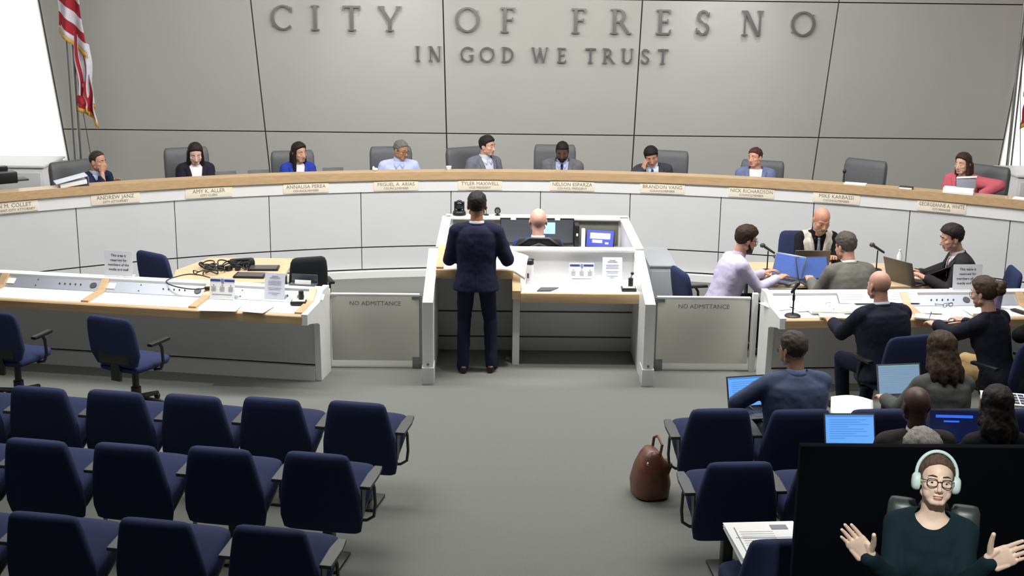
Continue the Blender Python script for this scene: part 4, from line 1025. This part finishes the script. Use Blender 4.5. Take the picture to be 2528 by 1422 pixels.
SBLUE = scr('bright_blue', '#5f9fe8', .8); SDIM = scr('grey_blue', '#7f9dbc', .5); SDK = scr('deep_blue', '#4a62a0', .35); SNAVY = scr('navy', '#101b48', .3); SVIO = scr('violet_image', '#4a55b0', .6)
laptop('laptop with a bright blue page left of the man in the slate blue suit', 1.59, 9.34, .60, .22, SBLUE, lines=scr('soft_line', '#4f86d0', .6), w_=.36, d_=.25)
laptop('laptop with a grey-blue page in front of the woman with the brown bob', 2.76, 9.42, .68, .15, SDIM, lines=scr('soft_line2', '#86a8a8', .5), body=STEEL, w_=.36, d_=.25)
laptop('laptop with a bright blue page beside the bald man with dark skin', 2.07, 8.32, .66, .02, SBLUE, lines=scr('soft_line', '#4f86d0', .6), w_=.36, d_=.25, ang=112)
laptop('laptop with a dark blue screen at the lower right near the edge', 2.82, 8.42, .66, -.05, SNAVY, lines=scr('taskbar_blue', '#2f62d8', .9), content='taskbar', w_=.36, d_=.25)
laptop('silver laptop used by the man in the lavender shirt', 2.55, 13.08, .735, -.75, SDK, body=STEEL, lines=scr('soft_line3', '#4c74d0', .5), w_=.36, d_=.25)
laptop('laptop with a dark blue screen left of the man in the grey suit', 2.93, 12.96, .735, .22, SDK, content='none', w_=.36, d_=.25, ang=115)
laptop('grey laptop lid in front of the bald man in the waistcoat', 2.96, 13.62, .735, pi, SDK, body=mat('warm_grey_lid', '#6e6a60', .4, .3), content='none', w_=.38, d_=.25)
laptop('dark laptop lid facing the man in the black suit at right', 3.90, 13.08, .735, pi/2+.55, SDK, body=mat('warm_dark_lid', '#5a564e', .4, .3), content='none', w_=.38, d_=.26)
laptop('black laptop with a violet picture on the clerk\'s desk', .74, 14.32, .745, -.22, SVIO, body=BLACK, content='image', lines=scr('violet_pale', '#c9d2ff', .9), ang=112)
for x, lab, sm in ((-.16, 'left monitor of the two in front of the bald clerk', 0), (.26, 'monitor with a pale cyan window right of the bald clerk', 1)):
    t = thing('monitor', lab, 'monitor', (x, 14.44, .745), 0, 'monitors of the clerk')
    B().box((0, 0, .215), (.42, .03, .29), .004).obj('housing', BLACK, t)
    B().box((0, -.016, .215), (.40, .003, .265)).obj('screen', scr('slate', '#47494f', .25), t, smooth=False)
    if sm: B().box((-.09, -.018, .25), (.17, .002, .13)).obj('screen_window', scr('cyan', '#8fe0f8', 1.0), t, smooth=False)
    B().box((0, .02, .06), (.05, .02, .12), .004).obj('stand', BLACK, t); B().box((0, .02, .006), (.2, .14, .012), .004).obj('stand_foot', BLACK, t)
    for q in ((-.02, .06) if sm else (-.08,)): pass
    B().box((-.06 if not sm else .02, -.02, .355), (.06, .003, .025), 0).obj('note', PAPER, t)
t = thing('computer_tower', 'slim black computer beside the clerk\'s monitors', 'computer', (.50, 14.42, .745)); B().box((0, 0, .15), (.05, .22, .30), .004).obj('case', BLACK, t); B().box((0, -.111, .2), (.02, .003, .03)).obj('label_sticker', PAPER, t)
t = thing('desk_phone', 'white upright handset between the computer and the violet laptop', 'phone', (.57, 14.33, .745))
B().box((0, 0, .02), (.10, .14, .04), .01).obj('cradle', WHITE, t); B().box((0, .0, .15), (.045, .04, .24), .014, M.Rotation(-.12, 3, 'X')).obj('handset', WHITE, t)
t = thing('cable_bundle', 'tangle of black cables beside the violet laptop', 'cable', (.93, 14.25, .745))
def tangle(b, n, sx_, sy_, sz, r, seed):
    rg = random.Random(seed)
    for k in range(n):
        pts = []; x, y = rg.uniform(-sx_, sx_), rg.uniform(-sy_, sy_); a = rg.uniform(0, 6.3); zk = sz*rg.uniform(.5, 1)
        for i in range(26):
            a += rg.uniform(-.2, .9); x = max(-sx_, min(sx_, x+.03*cos(a))); y = max(-sy_, min(sy_, y+.03*sin(a))); pts.append((x, y, r+zk*abs(sin(i*.35+k))))
        b.tube(pts, r, 6, 1)
    return b
tangle(B(), 5, .07, .13, .05, .005, 3).obj('cable', BLACK, t)

# ---------------------------------------------------------------- things on the podium
t = thing('camera', 'black dome-shaped video camera left of the standing man\'s head', 'camera', (-.84, 14.66, 1.09))
B().lathe([(.075, 0), (.078, .012), (.07, .045), (.058, .055), (.0, .056)]).obj('camera_base', BLACK, t)
b = B(); 
for s in (-1, 1): b.box((s*.05, 0, .10), (.018, .06, .11), .008)
b.obj('yoke', BLACK, t); B().ell((0, 0, .115), (.055, .06, .06)).obj('camera_head', mat('gloss_black', '#0c0c0e', .15), t)
B().cyl((0, -.05, .11), (0, -.068, .11), .026).obj('lens', mat('lens_glass', '#26262e', .05), t)
t = thing('webcam', 'small round silver webcam right of the standing man', 'webcam', (-.40, 14.66, 1.09))
B().lathe([(.03, 0), (.03, .008), (.008, .012), (.008, .03)]).obj('foot', BLACK, t); B().cyl((0, -.02, .055), (0, .03, .055), .036).obj('housing', BLACK, t); B().cyl((0, -.023, .055), (0, -.018, .055), .026).obj('lens', CHROME, t)
t = thing('gooseneck_microphone', 'thin gooseneck microphone beside the webcam', 'microphone', (-.53, 14.66, 1.09))
B().cyl((0, 0, 0), (0, 0, .012), .03).obj('base', BLACK, t); B().tube([(0, 0, .01), (0, 0, .05), (.0, -.01, .08)], .004).obj('stem', BLACK, t); B().ell((0, -.012, .09), (.012, .012, .016)).obj('capsule', BLACK, t)
t = thing('tumbler', 'white tumbler with a black lid on the podium', 'bottle', (-.07, 12.72, .77))
B().lathe([(.036, 0), (.038, .01), (.039, .19), (.036, .205), (.0, .206)]).obj('body', mat('bottle_white', '#dcdde2', .35), t); B().lathe([(.039, .203), (.04, .225), (.034, .245), (.02, .255), (0, .256)]).obj('lid', BLACK, t)
B().ell((.012, 0, .25), (.03, .012, .014)).obj('spout', BLACK, t); B().box((-.018, -.0375, .09), (.018, .006, .05), .002, M.Rotation(-.5, 3, 'Z')).obj('emblem', DGREY, t)
t = thing('tablet', 'dark grey tablet lying on the podium counter', 'tablet', (.085, 12.47, .771), .12)
B().prism([(-.10, -.07), (.04, -.075), (.14, .05), (-.04, .065)], .012, ((0, 0, 0), (1, 0, 0), (0, 1, 0), (0, 0, 1)), bev=.003).obj('body', mat('tablet_grey', '#4b4c50', .45), t)
def info_sign(lab, x, y, z, rz):
    t = thing('information_sign', lab, 'sign', (x, y, z), rz, 'public comment signs')
    R = M.Rotation(rad(-12), 4, 'X')
    def pl(b, nm, m_): me = b.mesh(nm, False); me.transform(R); link(nm, me, m_, t)
    pl(B().box((0, 0, .105), (.25, .004, .19)), 'board', PAPER); pl(B().box((-.07, -.0035, .175), (.10, .002, .022)).box((.07, -.0035, .175), (.10, .002, .022)), 'blue_band', BLUEINK)
    b = B().cyl((0, -.003, .175), (0, -.005, .175), .017, n=16).cyl((.004, -.004, .155), (.004, -.006, .155), .011, n=16); pl(b, 'emblem', mat('emblem_grey', '#7c86b4', .6))
    b = B()
    for x0 in (-.085, 0, .085):
        b.cyl((x0, -.003, .128), (x0, -.005, .128), .006, n=12)
        for r in range(4): b.box((x0, -.0035, .112-.013*r-(.0 if x0 == 0 else .0)), (.05-.008*(r % 2), .002, .004))
    pl(b, 'text_lines', INKL)
    b = B(); b.box((0, -.0035, .04), (.2, .002, .006)); pl(b, 'footer_line', INKL)
    B().box((0, .02, .004), (.25, .09, .005), .001).obj('stand', mat('clear_acrylic', '#dfe5ea', .15), t)
def sheet_sign(lab, x, y, z, rz):
    t = thing('sheet_sign', lab, 'sign', (x, y, z), rz, 'typed sheets in stands')
    R = M.Rotation(rad(-12), 4, 'X')
    def pl(b, nm, m_): me = b.mesh(nm, False) if isinstance(b, B) else b; me.transform(R); link(nm, me, m_, t)
    pl(B().box((0, 0, .135), (.20, .004, .26)), 'sheet', mat('sheet_tint', '#dfe2ee', .6))
    b = B()
    for r, w_ in enumerate((.06, .10, 0, .13, .12, .13, 0, .13, .11, 0, .12, .05)):
        if w_: b.box((0, -.0035, .235-.016*r), (w_, .002, .004 if r > 1 else .007))
    pl(b, 'text_lines', mat('lavender_ink', '#9a9ab8', .7))
    B().box((0, .02, .004), (.20, .09, .005), .001).obj('stand', mat('clear_acrylic', '#dfe5ea', .15), t)
info_sign('white information sign with a blue band on the podium', .46, 12.78, .77, 0)
sheet_sign('typed sheet in a stand beside the white cup-shaped microphone on the podium', .77, 12.76, .77, 0) if 0 else sheet_sign('typed sheet in a clear stand on the podium', .77, 12.76, .77, 0)
info_sign('white information sign with a blue band on the left desk', -3.03, 12.02, .765, -.16)
sheet_sign('typed sheet in a clear stand on the left desk', -2.52, 11.96, .765, -.16)
def mic_puck(lab, x, y, z, ball=True):
    t = thing('desk_microphone', lab, 'microphone', (x, y, z), 0)
    B().box((0, 0, .018), (.15, .13, .03), .012).obj('base', BLACK, t); B().box((0, 0, .036), (.12, .10, .008), .004).obj('pad', mat('pale_pad', '#e9e6cf', .6), t)
    B().cyl((.02, .02, .04), (.02, .02, .12), .025).obj('stem', BLACK, t)
    if ball: B().tube([(.02, .02, .12), (.03, .03, .15)], .004).obj('neck', BLACK, t); B().ell((.035, .035, .165), (.017, .017, .017)).obj('capsule', BLACK, t)
mic_puck('small black microphone on a pale pad on the podium', .91, 12.48, .77)
mic_puck('small black microphone on a pale pad at the end of the left desk', -2.27, 11.86, .765, False)
t = thing('keypad', 'small grey voting panel on the standing counter of the podium', 'panel', (-.80, 12.68, 1.0)); B().box((0, 0, .012), (.2, .14, .022), .006, M.Rotation(.15, 3, 'X')).obj('housing', SILVER, t); B().cyl((-.04, -.02, .02), (-.04, -.02, .035), .012).obj('knob', BLACK, t)
t = thing('paper', 'curled white sheet in the standing man\'s right hand', 'paper', (-.30, 12.56, 1.12), -.35)
o = B().grid(lambda u, v: V((.02+.19*u, -.10*v+.04*sin(u*2.2), -.02-.24*v*(.55+.45*u)+.05*(1-u)*(1-v)+.03*sin(v*2.5))), 12, 12).obj('sheet', PAPER, t); md = o.modifiers.new('s', 'SOLIDIFY'); md.thickness = .002
sh = lambda b, x, y, z, w_, h_, rz, th=.003: b.box((x, y, z+th/2), (w_, h_, th), 0, M.Rotation(rz, 3, 'Z'))

# ---------------------------------------------------------------- papers and tools on the desks
def paper(lab, x, y, z, w_, h_, rz, n=0, m_=PAPER, th=.003, nm='paper', cat='paper', grp=None):
    t = thing(nm, lab, cat, (x, y, z), rz, grp)
    B().box((0, 0, th/2), (w_, h_, th)).obj('sheet', m_, t, smooth=False)
    if n:
        b = B(); rg = random.Random(int(x*100))
        for r in range(n): ww = w_*rg.uniform(.45, .8); b.box((-w_*.4+ww/2, h_*.4-r*h_*.8/n, th+.0006), (ww, h_*.02, .001))
        b.obj('text_lines', INKL, t, smooth=False)
    return t
paper('white sheet hanging over the edge of the left desk', -2.98, 11.68, .768, .36, .25, -.05, 3)
paper('white sheet beside the hanging one on the left desk', -2.62, 11.66, .768, .22, .28, -.25, 4)
paper('white sheet at the aisle end of the right desk', 2.28, 11.95, .765, .22, .30, .35, 5)
paper('white sheet left in the open binder on the right desk', 2.50, 11.92, .765, .22, .30, .3, 6)
t = thing('ring_binder', 'open white ring binder on the right desk', 'binder', (2.78, 11.84, .765), .12)
for s in (-1, 1): B().box((s*.13, 0, .012), (.25, .3, .022), .003, M.Rotation(-s*.04, 3, 'Y')).obj('pages', PAPER, t)
b = B()
for q in (-.1, 0, .1): b.tube([(-.03, q, .02), (-.02, q, .04), (.02, q, .04), (.03, q, .02)], .003)
b.obj('ring', CHROME, t)
paper('pale yellow notepad by the bald man\'s hand', 2.72, 11.58, .766, .24, .15, -.12, 0, mat('yellow_pad', '#e9e3b4', .8), .012, 'notepad', 'notepad')
paper('white sheet in front of the bald man at the right desk', 3.08, 11.85, .766, .28, .22, .1, 5)
paper('white sheet beside the black case on the right desk', 3.36, 11.9, .766, .3, .24, .05, 5)
paper('white sheet under the bun woman\'s writing hand', 3.66, 11.84, .766, .28, .22, .0, 4)
for x, y, lab in ((3.05, 12.03, 'white sheet propped on the silver panel behind the bald man'), (3.5, 12.06, 'white sheet propped on the silver panel left of the bun woman')):
    t = paper(lab, x, y, .838, .34, .15, .064, 4); t.rotation_euler = (.62, 0, .064)
paper('stacked sheets at the far right of the right desk', 4.2, 11.8, .766, .3, .24, .1, 4, th=.02)
paper('open white notebook at the wooden edge before the woman with the bun', 3.66, 11.56, .766, .34, .16, -.35, 0, PAPER, .014, 'notebook', 'notebook')
t = thing('pencil_case', 'black case between the bald man and the woman with the bun', 'case', (3.32, 11.63, .766), .05); B().box((0, 0, .03), (.20, .10, .06), .02).obj('body', BLACK, t); B().box((0, -.051, .035), (.17, .004, .006)).obj('zip', STEEL, t)
t = thing('cup', 'purple cup on the right desk behind the woman with the bun', 'cup', (4.40, 11.96, .766)); B().lathe([(.032, 0), (.034, .005), (.043, .13), (.04, .13), (.032, .01)]).obj('body', mat('purple_cup', '#3d3557', .4), t)
t = thing('phone', 'black phone beside the purple cup', 'phone', (4.56, 11.84, .766), .5); B().box((0, 0, .005), (.075, .15, .01), .004).obj('body', BLACK, t)
for lab, x, y, rz in (('pen in the bald man\'s hand', 2.98, 11.46, 1.9), ('pen in the hand of the woman with the bun', 3.55, 11.36, 1.1)):
    t = thing('pen', lab, 'pen', (x, y, .83), rz); B().cone((-.05, 0, -.02), .002, (.08, 0, .03), .005, n=8).obj('barrel', DGREY, t)
t = thing('spectacles', 'dark spectacles lying on the papers by the desk sign', 'glasses', (3.92, 11.95, .77), .4)
b = B()
for s in (-1, 1): b.tube([(s*.035+.024*cos(a), 0, .022+.02*sin(a)) for a in [i*pi/8 for i in range(17)]], .003, 6); b.tube([(s*.06, 0, .03), (s*.062, .12, .01)], .003, 6)
b.obj('frame', BLACK, t)
t = thing('table_microphone', 'black microphone on a round base at the end of the right desk', 'microphone', (2.36, 11.63, .752), 0)
B().lathe([(.075, 0), (.075, .01), (.06, .022), (.015, .03)]).obj('base', BLACK, t); B().cyl((0, 0, .02), (0, 0, .25), .008).obj('stem', BLACK, t); B().cone((0, 0, .16), .013, (0, 0, .2), .013).obj('clutch', BLACK, t)
B().cone((-.02, -.0, .235), .014, (.035, .02, .31), .022).obj('microphone_head', BLACK, t)
for x, y, rz, lab in ((2.50, 13.52, 0, 'black microphone on the table beside the bearded man'), (3.70, 13.6, .0, 'black microphone on the table left of the man in the black suit')):
    t = thing('table_microphone', lab, 'microphone', (x, y, .735), rz)
    B().lathe([(.06, 0), (.06, .01), (.05, .018), (.012, .026)]).obj('base', BLACK, t); B().cyl((0, 0, .02), (0, 0, .22), .007).obj('stem', BLACK, t)
    B().cone((.06, -.02, .205), .012, (-.03, .01, .26), .016).obj('handle', BLACK, t); B().ell((-.06, .015, .278), (.03, .026, .026)).obj('grille', DGREY, t)
for x, y, lab in ((2.66, 13.42, 'clear water bottle by the bearded man\'s laptop'), (4.0, 13.78, 'clear water bottle at the far end of the right table')):
    t = thing('water_bottle', lab, 'bottle', (x, y, .735)); B().lathe([(.03, 0), (.031, .01), (.031, .13), (.013, .17), (.013, .18)]).obj('body', mat('clear_plastic', '#dfe5ea', .1), t); B().cyl((0, 0, .178), (0, 0, .195), .015).obj('cap', WHITE, t)
t = thing('cable_bundle', 'black cables and adapters between the two maple tables', 'cable', (2.88, 13.35, .735)); tangle(B(), 4, .09, .14, .05, .006, 8).obj('cable', BLACK, t)
# reserved signs
def reserved(lab, x, y, rz, first):
    t = thing('reserved_sign', lab, 'sign', (x, y, .875), rz, 'reserved signs on the desk ledges')
    R = M.Rotation(rad(-6), 4, 'X')
    me = B().box((0, 0, .13), (.29, .004, .25)).mesh('b', False); me.transform(R); link('board', me, mat('sign_card', '#e2e4ea', .5), t)
    me = text_mesh([(first, 1), ('reserved for', 1), ('members of the', 1), ('media and staff', 1)], .034, 1.35)
    me.transform(R @ frame4((0, -.0032, .14), (1, 0, 0), (0, 0, 1), (0, -1, 0))); link('lettering', me, INK, t)
    B().box((0, .03, .004), (.29, .1, .006), .002).obj('stand', mat('clear_acrylic', '#dfe5ea', .15), t)
reserved('white reserved sign standing on the left desk', -4.12, 12.42, -.166, 'This area is')
reserved('white reserved sign on the right desk beside the woman with the bun', 4.18, 12.2, .064, 'This table is')

# ---------------------------------------------------------------- cable-strewn table and left desk
t = thing('cable_bundle', 'tangle of black cables on the maple table at left', 'cable', (-3.30, 13.28, .735)); tangle(B(), 9, .26, .22, .07, .007, 5).obj('cable', BLACK, t)
b = B()
for i in range(4): b.box((-.1+.09*i, .03*(i % 2), .03), (.07, .05, .05), .008, M.Rotation(i*.5, 3, 'Z'))
b.obj('adapter', BLACK, t)
t = thing('camera_bag', 'black equipment pouch among the cables on the maple table', 'bag', (-3.12, 13.5, .735), .3); B().box((0, 0, .04), (.26, .14, .08), .03).obj('body', mat('black_cloth', '#1c1c1e', .8), t); B().tube([(-.1, -.03, .07), (-.05, -.06, .085), (.05, -.06, .085), (.1, -.03, .07)], .008).obj('strap', BLACK, t)
for x, y, rz, lab in ((-2.87, 13.38, .05, 'black tablet at the far side of the cable-strewn table'), (-2.95, 13.05, -.05, 'black tablet behind the signs on the cable-strewn table')):
    t = thing('tablet', lab, 'tablet', (x, y, .735), rz, 'black tablets on the table'); B().box((0, 0, .012), (.32, .2, .02), .006).obj('body', BLACK, t); B().box((0, 0, .0225), (.28, .17, .002)).obj('screen', mat('tablet_screen', '#4b4b50', .2), t)
t = thing('cord', 'black cord plugged into the silver panel of the left desk', 'cord', (0, 0, 0)); B().tube([(-3.3, 12.9, .745), (-3.42, 12.5, .90), (-3.58, 12.33, .89), (-3.62, 12.20, .88), (-3.5, 12.10, .86), (-3.3, 12.06, .84), (-3.18, 12.10, .85)], .006, 8, 2).obj('cable', BLACK, t); B().cone((-3.2, 12.1, .85), .014, (-3.12, 12.1, .852), .016).obj('plug', BLACK, t)
t = thing('card_holder', 'smoky plastic tray standing at the end ledge of the left desk', 'tray', (-2.27, 12.16, .875), -.166)
SM = mat('smoky_plastic', '#50545e', .2)
B().box((0, 0, .006), (.26, .10, .012), .004).obj('tray_base', SM, t); B().box((0, .045, .05), (.26, .008, .09), .003).obj('back_plate', SM, t); B().box((0, -.01, .03), (.16, .004, .04), 0, M.Rotation(-.3, 3, 'X')).obj('card', PAPER, t)

# ---------------------------------------------------------------- things on the dais
def on_dais(a, r=.32, z=1.05): return arcpt(RD+r, a, z)
p = arcpt(RD+.1, -.535, 1.345); t = thing('binder', 'thick white binder at an angle on the dais rail at left', 'binder', p, .45)
B().box((0, 0, .035), (.30, .22, .05), .006, M.Rotation(-.12, 3, 'Y')).obj('pages', PAPER, t)
B().box((-.02, -.01, .085), (.36, .25, .008), .002, M.Rotation(-.22, 3, 'Y')).obj('cover', mat('cover_white', '#d8dde8', .5), t); B().box((.165, 0, .055), (.01, .24, .1), .003).obj('spine', mat('spine_blue', '#6f7e98', .5), t)
p = arcpt(RD+.12, -.625, 1.345); t = thing('printer', 'low black printer on the dais at the far left edge', 'printer', (-6.25, 14.98, 1.345-.0), .62)
B().box((0, 0, .07), (.44, .3, .13), .012).obj('housing', BLACK, t); B().box((.1, .1, .155), (.14, .1, .05), .01).obj('document_feeder', BLACK, t); B().box((.27, -.02, .03), (.16, .22, .02), .004).obj('output_tray', DGREY, t)
for a, lab in ((-.36, 'black laptop edge on the dais in front of the woman in the black blazer'), (-.322, 'black tablet edge on the dais between the two women'), (-.235, 'black tablet edge on the dais right of the blue blazer')):
    t = thing('flat_screen', lab, 'screen', arcpt(RD+.3, a, 1.05), -a, 'black screens on the dais'); B().box((0, 0, .17), (.26, .02, .30), .004, M.Rotation(-.35, 3, 'X')).obj('panel', BLACK, t); B().box((0, .03, .01), (.2, .14, .02), .004).obj('foot', BLACK, t)
t = thing('tissue', 'white crumpled tissue on the dais left of the man in the pale blue shirt', 'tissue', arcpt(RD+.12, -.187, 1.345)); B().ell((0, 0, .02), (.035, .03, .02)).ell((-.02, 0, .035), (.015, .012, .025)).obj('paper', PAPER, t)
t = thing('cup', 'white cup on the dais left of the man in the grey suit', 'cup', arcpt(RD+.12, -.098, 1.345)); B().lathe([(.022, 0), (.03, .01), (.036, .05), (.033, .05), (.022, .012)]).obj('body', WHITE, t)
t = thing('paper', 'white sheet on the dais rail in front of the empty high-backed chair', 'paper', arcpt(RD+.12, .388, 1.346), -.388); B().box((0, 0, .003), (.26, .16, .006)).obj('sheet', PAPER, t, smooth=False)
t = thing('gooseneck_microphone', 'small black microphone in front of the empty high-backed chair', 'microphone', arcpt(RD+.4, .372, 1.05), 0); B().cyl((0, 0, 0), (0, 0, .015), .04).obj('base', BLACK, t); B().tube([(0, 0, 0), (0, 0, .25), (-.01, -.02, .38)], .006).obj('stem', BLACK, t); B().ell((-.01, -.025, .40), (.022, .022, .03)).obj('capsule', BLACK, t)
paper('white papers on the dais rail left of the woman in coral', 5.02, 15.01, 1.346, .34, .16, -.45, 0, th=.02)
t = thing('book', 'dark brown book on the dais rail left of the woman in coral', 'book', arcpt(RD+.06, .446, 1.345), -.446); B().box((0, 0, .012), (.16, .12, .024), .003).obj('cover', mat('brown_cover', '#3c2d28', .5), t); B().box((0, -.003, .012), (.15, .118, .018)).obj('pages', PAPER, t)
t = thing('binder', 'open white binder with dark cover in front of the woman in coral', 'binder', arcpt(RD+.12, .503, 1.345), -.45)
B().box((0, 0, .03), (.34, .16, .05), .004).obj('pages', PAPER, t); B().box((.07, .05, .11), (.22, .012, .13), .004, M.Rotation(-.3, 3, 'X')@M.Rotation(-.12, 3, 'Y')).obj('cover', mat('binder_grey', '#7d7f88', .5), t); B().box((.07, .07, .175), (.23, .05, .016), .004, M.Rotation(-.12, 3, 'Y')).obj('leafed_pages', PAPER, t)
paper('white papers on the dais rail right of the woman in coral', 5.70, 14.62, 1.346, .34, .14, -.54, 0, th=.012)

# ---------------------------------------------------------------- in the public seats
t = thing('handbag', 'brown leather bag on the carpet beside the aisle seat', 'bag', (.78, 9.2, 0), .25)
LB = mat('brown_leather', '#6b4232', .35, var=.2, scale=14, bump=.25)
B().loft([((0, 0, z), (hw, 0, 0), (0, hd, 0)) for z, hw, hd in ((.0, .10, .11), (.015, .135, .15), (.12, .145, .16), (.24, .12, .13), (.33, .075, .105), (.37, .04, .085), (.375, .02, .05))], 28, 2.8).obj('body', LB, t, ang=60)
B().tube([(.04, -.08, .34), (.05, -.09, .43), (.05, 0, .47), (.05, .08, .43), (.04, .08, .34)], .011).obj('handle', LB, t)
b = B(); b.box((.09, -.05, .2), (.05, .12, .18), .02, M.Rotation(.35, 3, 'Y')); b.obj('pocket', LB, t); B().ell((-.06, -.10, .29), (.014, .01, .014)).obj('buckle', CHROME, t)
t = thing('paper_stack', 'stack of white papers across the armrests of the nearest aisle seat at right', 'papers', (1.2, 6.96, .645), .05)
for k in range(7): B().box((.004*(k % 3), .003*(k % 2), .006*k+.003), (.43-.01*(k % 2), .48, .005), 0, M.Rotation(.012*(k % 4), 3, 'Z')).obj('sheet', PAPER, t, smooth=False)
b = B().box((-.02, .02, .0435), (.34, .003, .001)).box((-.17, -.02, .0435), (.006, .36, .001)).box((.10, .16, .044), (.10, .06, .001))
for r in range(11): b.box((-.05, .1-.03*r, .0435), (.2, .0022, .001))
b.obj('print', INKL, t, smooth=False)
t = thing('document_packet', 'open printed packet beside the man in the slate blue suit', 'papers', (2.25, 9.10, .665), -.25)
o = B().grid(lambda u, v: V((.30*(u-.5), .52*(v-.5), .02+.05*sin(pi*u)*.5+.03*v)), 8, 8).obj('pages', PAPER, t); md = o.modifiers.new('s', 'SOLIDIFY'); md.thickness = -.02
b = B().box((0, -.2, .055), (.22, .05, .001)).box((-.05, .1, .075), (.03, .03, .001)).box((.08, .02, .07), (.03, .03, .001))
for r in range(6): b.box((0, -.1+.03*r, .062+.002*r), (.2, .004, .001))
b.obj('print', INKL, t, smooth=False)
t = thing('cardboard_box', 'brown box on the seat at the right edge, under the printed book', 'box', (3.66, 9.75, 0), -.2); B().box((0, 0, .27), (.34, .34, .54), .006).obj('body', mat('cardboard', '#6e4f38', .8), t); B().box((0, 0, .541), (.05, .34, .003)).obj('tape', mat('tape', '#8a6a4e', .4), t)
t = thing('book', 'thick book of small dark pictures on the brown box', 'book', (3.66, 9.77, .543), -.25); B().box((0, 0, .03), (.34, .3, .05), .003).obj('pages', PAPER, t); B().box((0, 0, .058), (.35, .31, .006), .002).obj('cover', PAPER, t)
b = B()
for r in range(4):
    for c in range(6): b.box((-.13+.052*c, -.1+.066*r, .0615), (.042, .052, .001))
b.obj('pictures', mat('picture_ink', '#34344c', .6), t, smooth=False)
for o in list(bpy.data.objects):
    if o.type == 'EMPTY' and 'label' in o and not o['label'].strip('x'): print('UNPLACED', o.name)
